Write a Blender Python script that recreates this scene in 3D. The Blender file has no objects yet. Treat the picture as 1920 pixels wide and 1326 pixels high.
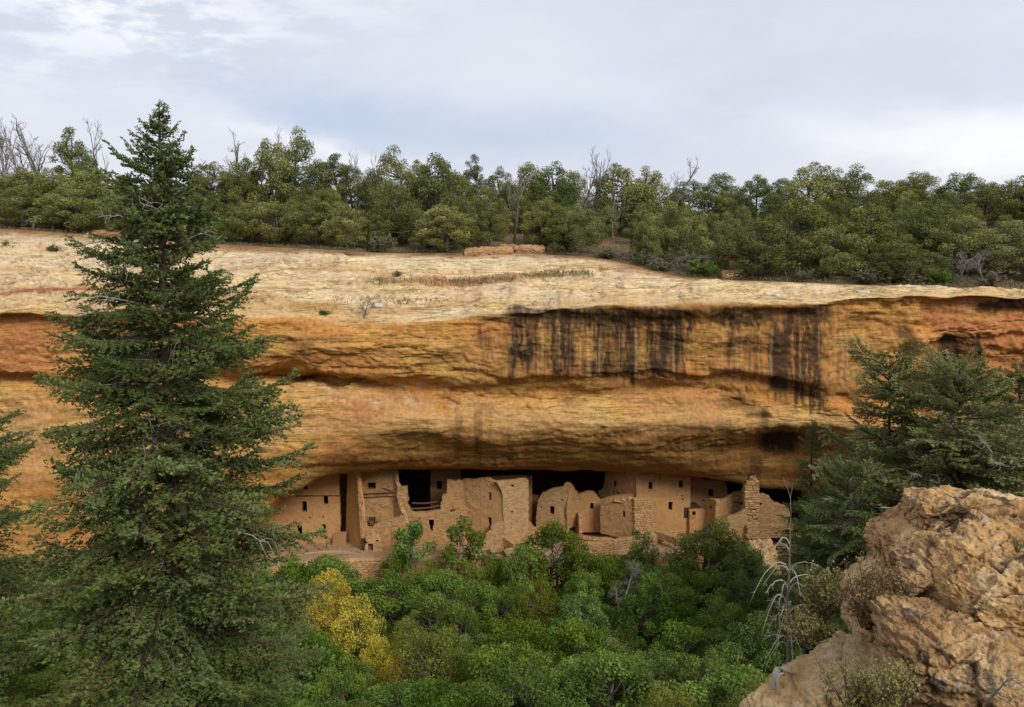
import bpy, math, random
import numpy as np
from mathutils import Vector, Matrix, Euler
from mathutils.geometry import delaunay_2d_cdt

scene = bpy.context.scene
COL = scene.collection
R = math.radians

# ------------------------------------------------------------------ camera
PITCH = R(9.2)
cam_d = bpy.data.cameras.new('camera')
cam_d.sensor_width = 36.0
cam_d.lens = 36.0 * 1500.0 / 1920.0
cam_d.clip_start = 0.1
cam_d.clip_end = 4000.0
cam = bpy.data.objects.new('camera', cam_d)
cam.location = (0, 0, 0)
cam.rotation_euler = (R(90) - PITCH, 0, 0)
COL.objects.link(cam)
scene.camera = cam

# ------------------------------------------------------------------ exposure
scene.view_settings.view_transform = 'Standard'
scene.view_settings.look = 'None'
scene.view_settings.gamma = 1.0
scene.view_settings.exposure = 0.75
scene.view_settings.use_curve_mapping = False
scene.render.engine = 'CYCLES'
scene.cycles.max_bounces = 6
scene.cycles.diffuse_bounces = 4
scene.cycles.transmission_bounces = 3
scene.cycles.use_denoising = True
scene.cycles.sample_clamp_indirect = 4.0

# ------------------------------------------------------------------ sun
SUN_EL, SUN_AZ = R(38), R(34)          # azimuth measured from behind the camera towards the east side
sd = bpy.data.lights.new('sun', 'SUN')
sd.energy = 1.5
sd.angle = R(22)
sd.color = (1.0, 0.94, 0.84)
sun = bpy.data.objects.new('sun', sd)
svec = Vector((math.sin(SUN_AZ) * math.cos(SUN_EL), -math.cos(SUN_AZ) * math.cos(SUN_EL), math.sin(SUN_EL)))
sun.rotation_euler = svec.to_track_quat('Z', 'Y').to_euler()
sun.location = (20, -20, 60)
COL.objects.link(sun)

# ------------------------------------------------------------------ sky: nishita veiled by a cloud deck
world = bpy.data.worlds.new('World')
scene.world = world
world.use_nodes = True
nt = world.node_tree
nt.nodes.clear()


class NG:
    """tiny helper for building node graphs"""
    def __init__(self, tree):
        self.t = tree

    def n(self, typ, **kw):
        nd = self.t.nodes.new(typ)
        for k, v in kw.items():
            setattr(nd, k, v)
        return nd

    def link(self, a, b):
        self.t.links.new(a, b)

    def put(self, sock, v):
        if hasattr(v, 'is_output') or isinstance(v, bpy.types.NodeSocket):
            self.t.links.new(v, sock)
        elif v is not None:
            sock.default_value = v

    def m(self, op, a, b=None, c=None, clamp=False):
        nd = self.n('ShaderNodeMath', operation=op, use_clamp=clamp)
        self.put(nd.inputs[0], a)
        if b is not None:
            self.put(nd.inputs[1], b)
        if c is not None:
            self.put(nd.inputs[2], c)
        return nd.outputs[0]

    def vm(self, op, a, b=None):
        nd = self.n('ShaderNodeVectorMath', operation=op)
        self.put(nd.inputs[0], a)
        if b is not None:
            self.put(nd.inputs[1], b)
        return nd.outputs[0]

    def mix(self, f, a, b, mode='MIX'):
        nd = self.n('ShaderNodeMix', data_type='RGBA', blend_type=mode)
        self.put(nd.inputs[0], f)
        self.put(nd.inputs[6], a)
        self.put(nd.inputs[7], b)
        return nd.outputs[2]

    def ramp(self, f, stops, interp='LINEAR'):
        nd = self.n('ShaderNodeValToRGB')
        cr = nd.color_ramp
        cr.interpolation = interp
        while len(cr.elements) > 1:
            cr.elements.remove(cr.elements[-1])
        cr.elements[0].position = stops[0][0]
        cr.elements[0].color = c4(stops[0][1])
        for p, c in stops[1:]:
            e = cr.elements.new(p)
            e.color = c4(c)
        self.put(nd.inputs[0], f)
        return nd.outputs[0]

    def noise(self, vec, scale, detail=4, rough=0.55, lac=2.0, dist=0.0):
        nd = self.n('ShaderNodeTexNoise')
        self.put(nd.inputs['Vector'], vec)
        nd.inputs['Scale'].default_value = scale
        nd.inputs['Detail'].default_value = detail
        nd.inputs['Roughness'].default_value = rough
        nd.inputs['Lacunarity'].default_value = lac
        nd.inputs['Distortion'].default_value = dist
        return nd.outputs[0]

    def scale(self, vec, xyz, loc=(0, 0, 0)):
        nd = self.n('ShaderNodeMapping')
        self.put(nd.inputs[0], vec)
        nd.inputs[1].default_value = loc
        nd.inputs[3].default_value = xyz
        return nd.outputs[0]

    def maprange(self, v, a, b, c=0.0, d=1.0, smooth=False):
        nd = self.n('ShaderNodeMapRange')
        if smooth:
            nd.interpolation_type = 'SMOOTHSTEP'
        self.put(nd.inputs[0], v)
        nd.inputs[1].default_value = a
        nd.inputs[2].default_value = b
        nd.inputs[3].default_value = c
        nd.inputs[4].default_value = d
        return nd.outputs[0]


def c4(c):
    if isinstance(c, (int, float)):
        return (c, c, c, 1)
    return (c[0], c[1], c[2], 1)


g = NG(nt)
sky = g.n('ShaderNodeTexSky', sky_type='NISHITA')
sky.sun_disc = False
sky.sun_elevation = SUN_EL
sky.sun_rotation = R(180) - SUN_AZ
tc = g.n('ShaderNodeTexCoord')
d = tc.outputs['Generated']
sep = g.n('ShaderNodeSeparateXYZ')
g.link(d, sep.inputs[0])
el = g.m('ARCSINE', sep.outputs[2])
az = g.m('ARCTAN2', sep.outputs[0], sep.outputs[1])
warp = g.noise(g.scale(d, (3.0, 3.0, 6.0)), 1.3, 5, 0.6)
warp = g.m('SUBTRACT', warp, 0.5)
azw = g.m('MULTIPLY_ADD', warp, 0.30, az)
elw = g.m('MULTIPLY_ADD', warp, 0.10, el)


def lobe(px, py, wpx, hpx, tilt=0.0, p=1.0):
    a0 = (px - 960) / 1500.0
    e0 = (420 - py) / 1500.0
    da = g.m('SUBTRACT', azw, a0)
    de = g.m('SUBTRACT', elw, e0)
    de = g.m('MULTIPLY_ADD', da, tilt, de)
    q = g.m('ADD', g.m('POWER', g.m('ABSOLUTE', g.m('DIVIDE', da, wpx / 1500.0)), 2.0),
            g.m('POWER', g.m('ABSOLUTE', g.m('DIVIDE', de, hpx / 1500.0)), 2.0))
    return g.m('MULTIPLY', g.m('EXPONENT', g.m('MULTIPLY', q, -1.0)), p)


CL = 6.35                                # cloud radiance before the 0.1 background strength
soft = g.noise(g.scale(d, (2.0, 2.0, 5.0)), 1.6, 6, 0.55)
wisps = g.noise(g.scale(d, (2.5, 2.5, 9.0)), 5.0, 7, 0.6)
base = g.ramp(soft, [(0.30, (0.600, 0.650, 0.745)), (0.48, (0.690, 0.705, 0.805)), (0.70, (0.740, 0.765, 0.820))])
blue = g.m('MAXIMUM', lobe(690, 222, 200, 46, 0.16, 0.95), lobe(930, 265, 330, 60, 0.10, 0.75))
base = g.mix(blue, base, (0.50, 0.585, 0.745, 1))
white = g.m('MAXIMUM', lobe(1800, 300, 260, 42, 0.18, 0.95), lobe(610, 282, 190, 26, 0.2, 0.5))
base = g.mix(white, base, (0.96, 0.96, 0.97, 1))
puff = g.m('MULTIPLY', lobe(310, 90, 300, 85, -0.1, 1.0), g.maprange(wisps, 0.42, 0.60, 0, 1, True))
base = g.mix(puff, base, (0.97, 0.97, 0.975, 1))
grey = g.m('MULTIPLY', lobe(260, 70, 420, 90, 0, 0.6), g.maprange(wisps, 0.50, 0.36, 0, 1, True))
base = g.mix(grey, base, (0.62, 0.65, 0.71, 1))
cloud = g.vm('SCALE', base)
cloud.node.inputs[3].default_value = CL
final = g.mix(0.93, sky.outputs[0], cloud)
bg = g.n('ShaderNodeBackground')
g.link(final, bg.inputs[0])
bg.inputs[1].default_value = 0.1
wo = g.n('ShaderNodeOutputWorld')
g.link(bg.outputs[0], wo.inputs[0])

# ------------------------------------------------------------------ geometry helpers
CP, SP = math.cos(PITCH), math.sin(PITCH)


def at(px, py, Y):
    """world point seen in photo pixel (px, py) at depth Y (works on arrays)"""
    u = (np.asarray(px, float) - 960.0) / 1500.0
    v = (663.0 - np.asarray(py, float)) / 1500.0
    t = np.asarray(Y, float) / (CP + v * SP)
    return np.stack(np.broadcast_arrays(u * t, t * (CP + v * SP), t * (v * CP - SP)), axis=-1)


def P(px, py, Y):
    return Vector(at(px, py, Y))


def py_of(z, Y):
    q = np.asarray(z, float) / np.asarray(Y, float)
    v = (q * CP + SP) / (CP - q * SP)
    return 663.0 - 1500.0 * v


def px_of(x, y, z):
    depth = y * CP - z * SP
    return 960.0 + 1500.0 * x / depth


def y_floor(py, z):
    """depth at which the ray of photo row py reaches height z"""
    v = (663.0 - py) / 1500.0
    return z * (CP + v * SP) / (v * CP - SP)


# ---- vectorised gradient noise
_rng = np.random.RandomState(7)
_perm = _rng.permutation(512)
_perm = np.concatenate([_perm, _perm, _perm])
_grad = _rng.normal(size=(512, 3))
_grad /= np.linalg.norm(_grad, axis=1)[:, None]


def pnoise(x, y, z):
    x, y, z = np.broadcast_arrays(np.asarray(x, float), np.asarray(y, float), np.asarray(z, float))
    xi, yi, zi = np.floor(x).astype(int), np.floor(y).astype(int), np.floor(z).astype(int)
    xf, yf, zf = x - xi, y - yi, z - zi
    xi, yi, zi = xi & 511, yi & 511, zi & 511
    fx, fy, fz = [t * t * t * (t * (t * 6 - 15) + 10) for t in (xf, yf, zf)]
    out = 0.0
    for dx in (0, 1):
        for dy in (0, 1):
            for dz in (0, 1):
                h = _perm[_perm[_perm[(xi + dx) & 511] + ((yi + dy) & 511)] + ((zi + dz) & 511)]
                gr = _grad[h]
                dot = gr[..., 0] * (xf - dx) + gr[..., 1] * (yf - dy) + gr[..., 2] * (zf - dz)
                w = (fx if dx else 1 - fx) * (fy if dy else 1 - fy) * (fz if dz else 1 - fz)
                out = out + w * dot
    return out * 1.5


def fbm(x, y, z, octv=4, gain=0.5, lac=2.03):
    a, s, out = 1.0, 1.0, 0.0
    for i in range(octv):
        out = out + a * pnoise(x * s + 17.3 * i, y * s + 5.1 * i, z * s + 9.7 * i)
        a *= gain
        s *= lac
    return out


def sstep(a, b, x):
    t = np.clip((x - a) / (b - a), 0, 1)
    return t * t * (3 - 2 * t)


def mesh_np(name, V, F, mats=(), smooth=False, mat_index=None, fattr=None, pcol=None):
    """mesh from numpy arrays; F is (n,3) or (n,4) or a list of such"""
    V = np.asarray(V, np.float32)
    Fs = F if isinstance(F, (list, tuple)) else [F]
    Fs = [np.asarray(f, np.int32) for f in Fs if len(f)]
    me = bpy.data.meshes.new(name)
    me.vertices.add(len(V))
    me.vertices.foreach_set('co', V.ravel())
    loops = np.concatenate([f.ravel() for f in Fs])
    sizes = np.concatenate([np.full(len(f), f.shape[1], np.int32) for f in Fs])
    starts = np.concatenate([[0], np.cumsum(sizes)[:-1]]).astype(np.int32)
    me.loops.add(len(loops))
    me.loops.foreach_set('vertex_index', loops)
    me.polygons.add(len(sizes))
    me.polygons.foreach_set('loop_start', starts)
    me.polygons.foreach_set('loop_total', sizes)
    me.polygons.foreach_set('use_smooth', np.full(len(sizes), bool(smooth)))
    for m_ in mats:
        me.materials.append(m_)
    if mat_index is not None:
        me.polygons.foreach_set('material_index', np.asarray(mat_index, np.int32))
    if fattr is not None:
        for k, a in fattr.items():
            at_ = me.attributes.new(k, 'FLOAT', 'FACE')
            at_.data.foreach_set('value', np.asarray(a, np.float32))
    if pcol is not None:
        for k, a in pcol.items():
            a = np.asarray(a, np.float32)
            if a.ndim == 1:
                at_ = me.attributes.new(k, 'FLOAT', 'POINT')
                at_.data.foreach_set('value', a)
            else:
                at_ = me.attributes.new(k, 'FLOAT_COLOR', 'POINT')
                if a.shape[1] == 3:
                    a = np.concatenate([a, np.ones((len(a), 1), np.float32)], 1)
                at_.data.foreach_set('color', a.ravel())
    me.update(calc_edges=True)
    return me


def link(name, data, parent=None, loc=None):
    o = bpy.data.objects.new(name, data)
    COL.objects.link(o)
    if parent is not None:
        o.parent = parent
    if loc is not None:
        o.location = loc
    return o


def tag(o, label=None, cat=None, group=None, kind=None):
    if label:
        o['label'] = label
    if cat:
        o['category'] = cat
    if group:
        o['group'] = group
    if kind:
        o['kind'] = kind
    return o


def thing(name, label, cat, loc=(0, 0, 0), group=None, rz=0.0):
    o = bpy.data.objects.new(name, None)
    o.empty_display_size = 0.2
    o.location = loc
    o.rotation_euler = (0, 0, rz)
    COL.objects.link(o)
    return tag(o, label, cat, group)


def copy_tree(o, parent=None):
    c = o.copy()
    COL.objects.link(c)
    if parent is not None:
        c.parent = parent
    for ch in list(o.children):
        copy_tree(ch, c)
    return c


class MB:
    """collects tubes, boxes and loose faces, then makes one mesh"""
    def __init__(self):
        self.V, self.Q, self.T, self.mq, self.mt = [], [], [], [], []
        self.n = 0

    def add(self, V, Q=(), T=(), mat=0):
        V = np.asarray(V, float)
        if len(Q):
            self.Q.append(np.asarray(Q, int) + self.n)
            self.mq += [mat] * len(Q)
        if len(T):
            self.T.append(np.asarray(T, int) + self.n)
            self.mt += [mat] * len(T)
        self.V.append(V)
        self.n += len(V)

    def tube(self, pts, radii, sides=5, mat=0, cap=True):
        pts = np.asarray(pts, float)
        n = len(pts)
        radii = np.broadcast_to(np.asarray(radii, float), (n,))
        tan = np.gradient(pts, axis=0)
        tan /= np.linalg.norm(tan, axis=1)[:, None] + 1e-9
        ref = np.array([0.0, 0.0, 1.0]) if abs(tan[0, 2]) < 0.9 else np.array([1.0, 0.0, 0.0])
        a = np.cross(tan, ref)
        a /= np.linalg.norm(a, axis=1)[:, None] + 1e-9
        b = np.cross(tan, a)
        th = np.linspace(0, 2 * np.pi, sides, endpoint=False)
        V = (pts[:, None, :] + radii[:, None, None] * (np.cos(th)[None, :, None] * a[:, None, :] + np.sin(th)[None, :, None] * b[:, None, :])).reshape(-1, 3)
        i = np.arange(n - 1)[:, None] * sides
        j = np.arange(sides)[None, :]
        k = (j + 1) % sides
        Q = np.stack([i + j, i + k, i + sides + k, i + sides + j], -1).reshape(-1, 4)
        T = []
        if cap:
            V = np.concatenate([V, pts[-1:]])
            T = [[(n - 1) * sides + q, (n - 1) * sides + (q + 1) % sides, n * sides] for q in range(sides)]
        self.add(V, Q, T, mat)

    def box(self, c, s, rot=None, jit=0.0, rng=None, mat=0):
        v = np.array([[x, y, z] for x in (-.5, .5) for y in (-.5, .5) for z in (-.5, .5)]) * np.asarray(s, float)
        if jit and rng is not None:
            v = v + rng.uniform(-jit, jit, v.shape)
        if rot is not None:
            v = v @ np.array(Euler(rot).to_matrix()).T
        v = v + np.asarray(c, float)
        self.add(v, [[0, 1, 3, 2], [4, 6, 7, 5], [0, 4, 5, 1], [2, 3, 7, 6], [0, 2, 6, 4], [1, 5, 7, 3]], mat=mat)

    def mesh(self, name, mats, smooth=False, fattr=None):
        F = []
        mi = []
        if self.Q:
            F.append(np.concatenate(self.Q))
            mi += self.mq
        if self.T:
            F.append(np.concatenate(self.T))
            mi += self.mt
        return mesh_np(name, np.concatenate(self.V), F, mats, smooth, mi)
# ------------------------------------------------------------------ materials
def new_mat(name):
    m = bpy.data.materials.new(name)
    m.use_nodes = True
    m.node_tree.nodes.clear()
    return m, NG(m.node_tree)


def finish(m, g, color, rough=0.95, bump=None, bstr=0.5, bdist=0.05, spec=0.15):
    b = g.n('ShaderNodeBsdfPrincipled')
    g.put(b.inputs['Base Color'], color)
    b.inputs['Roughness'].default_value = rough
    b.inputs['Specular IOR Level'].default_value = spec
    if bump is not None:
        bn = g.n('ShaderNodeBump')
        bn.inputs['Strength'].default_value = bstr
        bn.inputs['Distance'].default_value = bdist
        g.put(bn.inputs['Height'], bump)
        g.link(bn.outputs[0], b.inputs['Normal'])
    o = g.n('ShaderNodeOutputMaterial')
    g.link(b.outputs[0], o.inputs[0])
    return m


def pos(g):
    return g.n('ShaderNodeNewGeometry').outputs['Position']


def hsv(g, col, val=None, hue=None, sat=None):
    nd = g.n('ShaderNodeHueSaturation')
    g.put(nd.inputs['Color'], col)
    if val is not None:
        g.put(nd.inputs['Value'], val)
    if hue is not None:
        g.put(nd.inputs['Hue'], hue)
    if sat is not None:
        g.put(nd.inputs['Saturation'], sat)
    return nd.outputs[0]


# -- cliff sandstone: pigment comes from the point attribute, grain and bedding from noise
M_cliff, g = new_mat('sandstone')
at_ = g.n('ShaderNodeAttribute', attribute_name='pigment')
p = pos(g)
bed = g.noise(g.scale(p, (0.10, 0.10, 1.6)), 1.0, 6, 0.62, dist=0.4)
blot = g.noise(p, 0.22, 5, 0.6)
grain = g.noise(p, 3.2, 6, 0.68)
lines = g.noise(g.scale(p, (0.16, 0.16, 4.5)), 1.0, 5, 0.6, dist=0.6)
crk = g.maprange(g.m('ABSOLUTE', g.m('SUBTRACT', lines, 0.5)), 0.0, 0.018, 1, 0, True)
crk = g.m('MULTIPLY', crk, g.maprange(blot, 0.40, 0.55, 0, 1, True))
topm = g.n('ShaderNodeAttribute', attribute_name='dome').outputs['Fac']
vor = g.n('ShaderNodeTexVoronoi', feature='DISTANCE_TO_EDGE')
g.put(vor.inputs['Vector'], g.scale(g.vm('ADD', p, g.n('ShaderNodeTexNoise').outputs[1]), (0.42, 1.1, 2.6)))
vor.inputs['Scale'].default_value = 1.0
vcr = g.m('MULTIPLY', g.maprange(vor.outputs['Distance'], 0.0, 0.05, 1, 0, True), topm)
vcr = g.m('MULTIPLY', vcr, g.maprange(g.noise(p, 0.5, 4, 0.6), 0.44, 0.6, 0, 1, True))
crk = g.m('MAXIMUM', crk, vcr)
val = g.m('MULTIPLY', g.maprange(bed, 0.3, 0.7, 0.89, 1.10), g.maprange(blot, 0.3, 0.7, 0.86, 1.14))
val = g.m('MULTIPLY', val, g.maprange(grain, 0.28, 0.72, 0.74, 1.24))
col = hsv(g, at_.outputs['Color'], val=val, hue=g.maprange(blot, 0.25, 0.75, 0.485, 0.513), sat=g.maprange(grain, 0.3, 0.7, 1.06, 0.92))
speck = g.maprange(g.noise(p, 7.0, 3, 0.6), 0.63, 0.72, 0, 0.5, True)
col = g.mix(speck, col, (0.10, 0.055, 0.025, 1))
col = g.mix(g.m('MULTIPLY', crk, 0.55), col, (0.15, 0.075, 0.03, 1))
h = g.m('ADD', g.m('MULTIPLY', bed, 0.30), g.m('MULTIPLY', grain, 0.6))
h = g.m('SUBTRACT', h, g.m('MULTIPLY', crk, 0.35))
finish(M_cliff, g, col, 0.95, h, 0.75, 0.22, 0.08)

# -- mesa soil and litter
M_soil, g = new_mat('mesa_soil')
p = pos(g)
n1 = g.noise(p, 0.35, 5, 0.6)
n2 = g.noise(p, 2.6, 6, 0.7)
col = g.ramp(n1, [(0.3, (0.15, 0.11, 0.065)), (0.5, (0.20, 0.12, 0.06)), (0.7, (0.22, 0.17, 0.10))])
col = hsv(g, col, val=g.maprange(n2, 0.25, 0.75, 0.6, 1.3))
finish(M_soil, g, col, 1.0, n2, 0.6, 0.2, 0.05)

# -- canyon floor litter
M_floor, g = new_mat('canyon_litter')
p = pos(g)
n1 = g.noise(p, 0.4, 5, 0.6)
n2 = g.noise(p, 3.0, 6, 0.7)
col = g.ramp(n1, [(0.3, (0.08, 0.055, 0.03)), (0.55, (0.13, 0.085, 0.045)), (0.75, (0.20, 0.13, 0.07))])
col = hsv(g, col, val=g.maprange(n2, 0.25, 0.75, 0.6, 1.3))
finish(M_floor, g, col, 1.0, n2, 0.6, 0.2, 0.05)


# -- clay plaster over rubble masonry, courses showing through
def plaster(name, c_plaster, c_stone, show, stone_h=0.115):
    m, g = new_mat(name)
    tc = g.n('ShaderNodeTexCoord')
    p = tc.outputs['Object']
    oi = g.n('ShaderNodeObjectInfo')
    nz = g.noise(p, 1.3, 4, 0.6)
    warp = g.n('ShaderNodeTexNoise')
    g.put(warp.inputs['Vector'], p)
    warp.inputs['Scale'].default_value = 2.2
    wv = g.vm('SCALE', g.vm('SUBTRACT', warp.outputs[1], (0.5, 0.5, 0.5)))
    wv.node.inputs[3].default_value = 0.035
    at2 = g.n('ShaderNodeAttribute', attribute_name='wall_uv')
    br = g.n('ShaderNodeTexBrick')
    g.put(br.inputs['Vector'], g.vm('ADD', at2.outputs['Vector'], wv))
    br.inputs['Scale'].default_value = 1.0
    br.inputs['Brick Width'].default_value = 0.30
    br.inputs['Row Height'].default_value = stone_h
    br.inputs['Mortar Size'].default_value = 0.014
    br.inputs['Mortar Smooth'].default_value = 0.6
    br.inputs['Bias'].default_value = 0.0
    br.inputs['Color1'].default_value = (0.74, 0.74, 0.74, 1)
    br.inputs['Color2'].default_value = (1.16, 1.16, 1.16, 1)
    br.inputs['Mortar'].default_value = (0.50, 0.46, 0.42, 1)
    fine = g.noise(p, 9.0, 5, 0.7)
    mask = g.maprange(nz, 0.62 - 0.3 * show, 0.80 - 0.45 * show, 0, 1, True)
    stone = g.mix(1.0, c4(c_stone), br.outputs[0], 'MULTIPLY')
    pl = hsv(g, c4(c_plaster), val=g.m('MULTIPLY', g.maprange(nz, 0.3, 0.7, 0.84, 1.14), g.maprange(fine, 0.25, 0.75, 0.84, 1.14)))
    stone = hsv(g, stone, val=g.maprange(fine, 0.25, 0.75, 0.78, 1.22))
    col = g.mix(mask, pl, stone)
    h = g.m('ADD', g.m('MULTIPLY', g.m('SUBTRACT', 1.0, br.outputs[1]), g.m('MULTIPLY_ADD', mask, 0.8, 0.15)), g.m('MULTIPLY', fine, 0.35))
    return finish(m, g, col, 1.0, h, 0.85, 0.08, 0.05)


M_pl_smooth = plaster('clay_plaster', (0.56, 0.315, 0.14), (0.56, 0.33, 0.15), 0.2)
M_pl_mid = plaster('worn_plaster', (0.55, 0.31, 0.138), (0.58, 0.345, 0.16), 0.6)
M_pl_stone = plaster('coursed_masonry', (0.56, 0.335, 0.15), (0.66, 0.42, 0.205), 1.0)
M_pl_dark = plaster('painted_shade_plaster', (0.42, 0.235, 0.10), (0.44, 0.255, 0.115), 0.35)  # darker plaster copy, shade of the deep walls put into its colour

# -- single building stones, varied per object
M_stone, g = new_mat('building_stone')
oi = g.n('ShaderNodeObjectInfo')
p = pos(g)
n1 = g.noise(p, 8.0, 5, 0.65)
col = g.ramp(oi.outputs['Random'], [(0.0, (0.46, 0.27, 0.12)), (0.35, (0.56, 0.355, 0.165)), (0.7, (0.50, 0.295, 0.13)), (1.0, (0.62, 0.42, 0.21))])
col = hsv(g, col, val=g.maprange(n1, 0.25, 0.75, 0.72, 1.22))
finish(M_stone, g, col, 1.0, n1, 0.5, 0.04, 0.05)

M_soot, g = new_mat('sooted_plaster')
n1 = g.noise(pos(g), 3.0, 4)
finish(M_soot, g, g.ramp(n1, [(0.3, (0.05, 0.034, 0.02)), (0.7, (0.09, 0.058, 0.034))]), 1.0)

M_plaza, g = new_mat('packed_earth')
p = pos(g)
n1 = g.noise(p, 0.9, 5, 0.6)
n2 = g.noise(p, 8.0, 4, 0.7)
col = g.ramp(n1, [(0.3, (0.40, 0.265, 0.15)), (0.7, (0.47, 0.33, 0.20))])
finish(M_plaza, g, hsv(g, col, val=g.maprange(n2, 0.25, 0.75, 0.8, 1.15)), 1.0, n2, 0.4, 0.04, 0.05)

M_path, g = new_mat('grey_path')
p = pos(g)
n2 = g.noise(p, 3.0, 5, 0.7)
finish(M_path, g, g.ramp(n2, [(0.3, (0.27, 0.225, 0.18)), (0.7, (0.36, 0.305, 0.25))]), 1.0, n2, 0.3, 0.03)


# -- near boulders: ochre with lichen, pits and dark weathering
def rock(name, ca, cb, cc, lichen=0.5, sc=1.0, dark=0.5):
    m, g = new_mat(name)
    p = pos(g)
    n1 = g.noise(p, 1.1 * sc, 6, 0.62, dist=0.5)
    n2 = g.noise(p, 6.0 * sc, 7, 0.7)
    n3 = g.noise(p, 2.4 * sc, 5, 0.6, dist=1.0)
    n4 = g.noise(g.vm('ADD', p, (7.7, 3.3, 1.1)), 3.6 * sc, 6, 0.66)
    fine = g.noise(p, 22.0 * sc, 5, 0.7)
    col = g.ramp(n1, [(0.30, ca), (0.50, cb), (0.68, cc)])
    col = hsv(g, col, val=g.m('MULTIPLY', g.maprange(n2, 0.25, 0.75, 0.52, 1.36), g.maprange(fine, 0.25, 0.75, 0.70, 1.28)))
    lich = g.m('MULTIPLY', g.maprange(n4, 0.60, 0.66, 0, 1, True), lichen)
    lcol = g.ramp(n2, [(0.35, (0.30, 0.27, 0.22)), (0.65, (0.52, 0.49, 0.43))])
    col = g.mix(lich, col, lcol)
    og = g.m('MULTIPLY', g.maprange(n3, 0.64, 0.72, 0, 1, True), 0.65)
    col = g.mix(og, col, (0.46, 0.21, 0.045, 1))
    dk = g.m('MULTIPLY', g.maprange(g.noise(g.vm('ADD', p, (3.1, 8.2, 5.5)), 1.7 * sc, 7, 0.7, dist=0.8), 0.60 - 0.12 * dark, 0.71 - 0.12 * dark, 0, 1, True), dark)
    col = g.mix(dk, col, (0.075, 0.05, 0.033, 1))
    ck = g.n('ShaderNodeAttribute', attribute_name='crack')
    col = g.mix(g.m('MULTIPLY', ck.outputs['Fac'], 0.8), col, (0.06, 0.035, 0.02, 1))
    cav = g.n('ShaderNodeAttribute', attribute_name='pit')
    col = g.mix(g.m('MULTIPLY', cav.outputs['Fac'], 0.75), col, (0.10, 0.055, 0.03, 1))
    h = g.m('ADD', g.m('ADD', n2, g.m('MULTIPLY', n4, 0.6)), g.m('MULTIPLY', fine, 0.35))
    return finish(m, g, col, 0.95, h, 0.8, 0.07, 0.1)


M_rock = rock('ochre_boulder', (0.33, 0.18, 0.075), (0.57, 0.345, 0.145), (0.70, 0.51, 0.28), 0.8, 1.0, 0.9)
M_rock_pale = rock('pale_ledge_rock', (0.44, 0.265, 0.11), (0.62, 0.42, 0.195), (0.72, 0.55, 0.32), 0.6, 1.0, 0.5)
M_rock_grey = rock('grey_stained_boulder', (0.24, 0.14, 0.065), (0.50, 0.31, 0.14), (0.62, 0.45, 0.26), 0.85, 1.0, 0.85)
M_rock_far = rock('red_slab_rock', (0.36, 0.19, 0.09), (0.44, 0.25, 0.12), (0.48, 0.30, 0.16), 0.15, 0.5, 0.2)
M_rock_white = rock('whitish_slab_rock', (0.50, 0.44, 0.36), (0.60, 0.55, 0.47), (0.66, 0.62, 0.55), 0.3, 1.0, 0.1)


# -- foliage: colour per object, tone per leaf clump, some light through the leaves
def leaf_mat(name, c_lo, c_hi, c_alt=None, alt=0.0, trans=0.25, var=0.35):
    m, g = new_mat(name)
    oi = g.n('ShaderNodeObjectInfo')
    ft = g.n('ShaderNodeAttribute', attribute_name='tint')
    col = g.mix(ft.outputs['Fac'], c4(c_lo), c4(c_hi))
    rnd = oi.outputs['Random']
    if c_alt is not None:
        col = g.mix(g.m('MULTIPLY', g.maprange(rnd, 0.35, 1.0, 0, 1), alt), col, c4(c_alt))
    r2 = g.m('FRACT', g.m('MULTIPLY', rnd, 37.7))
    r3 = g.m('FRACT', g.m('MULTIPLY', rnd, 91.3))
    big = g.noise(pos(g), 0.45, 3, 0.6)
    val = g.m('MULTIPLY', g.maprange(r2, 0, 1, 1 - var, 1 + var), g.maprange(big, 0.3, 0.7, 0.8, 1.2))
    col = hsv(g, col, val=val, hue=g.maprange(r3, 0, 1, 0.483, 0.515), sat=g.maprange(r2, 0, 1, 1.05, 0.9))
    df = g.n('ShaderNodeBsdfPrincipled')
    g.put(df.inputs['Base Color'], col)
    df.inputs['Roughness'].default_value = 0.6
    df.inputs['Specular IOR Level'].default_value = 0.25
    tr = g.n('ShaderNodeBsdfTranslucent')
    g.put(tr.inputs[0], hsv(g, col, val=1.25, hue=0.49))
    mx = g.n('ShaderNodeMixShader')
    mx.inputs[0].default_value = trans
    g.link(df.outputs[0], mx.inputs[1])
    g.link(tr.outputs[0], mx.inputs[2])
    o = g.n('ShaderNodeOutputMaterial')
    g.link(mx.outputs[0], o.inputs[0])
    return m


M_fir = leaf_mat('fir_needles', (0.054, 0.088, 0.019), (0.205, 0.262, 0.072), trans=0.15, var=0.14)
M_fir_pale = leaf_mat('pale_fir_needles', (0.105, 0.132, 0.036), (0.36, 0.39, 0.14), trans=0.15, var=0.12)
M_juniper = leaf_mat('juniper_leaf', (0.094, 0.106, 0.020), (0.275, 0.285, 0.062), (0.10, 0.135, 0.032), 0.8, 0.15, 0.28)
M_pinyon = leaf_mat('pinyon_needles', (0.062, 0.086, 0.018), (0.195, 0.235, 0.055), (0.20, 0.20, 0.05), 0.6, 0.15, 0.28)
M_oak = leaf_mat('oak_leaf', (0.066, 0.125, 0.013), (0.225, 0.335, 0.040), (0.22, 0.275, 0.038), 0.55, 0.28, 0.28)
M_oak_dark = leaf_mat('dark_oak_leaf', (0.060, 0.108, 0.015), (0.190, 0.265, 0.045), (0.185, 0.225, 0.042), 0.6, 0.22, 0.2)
M_oak_bright = leaf_mat('bright_oak_leaf', (0.062, 0.120, 0.013), (0.185, 0.285, 0.036), trans=0.3, var=0.12)
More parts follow.
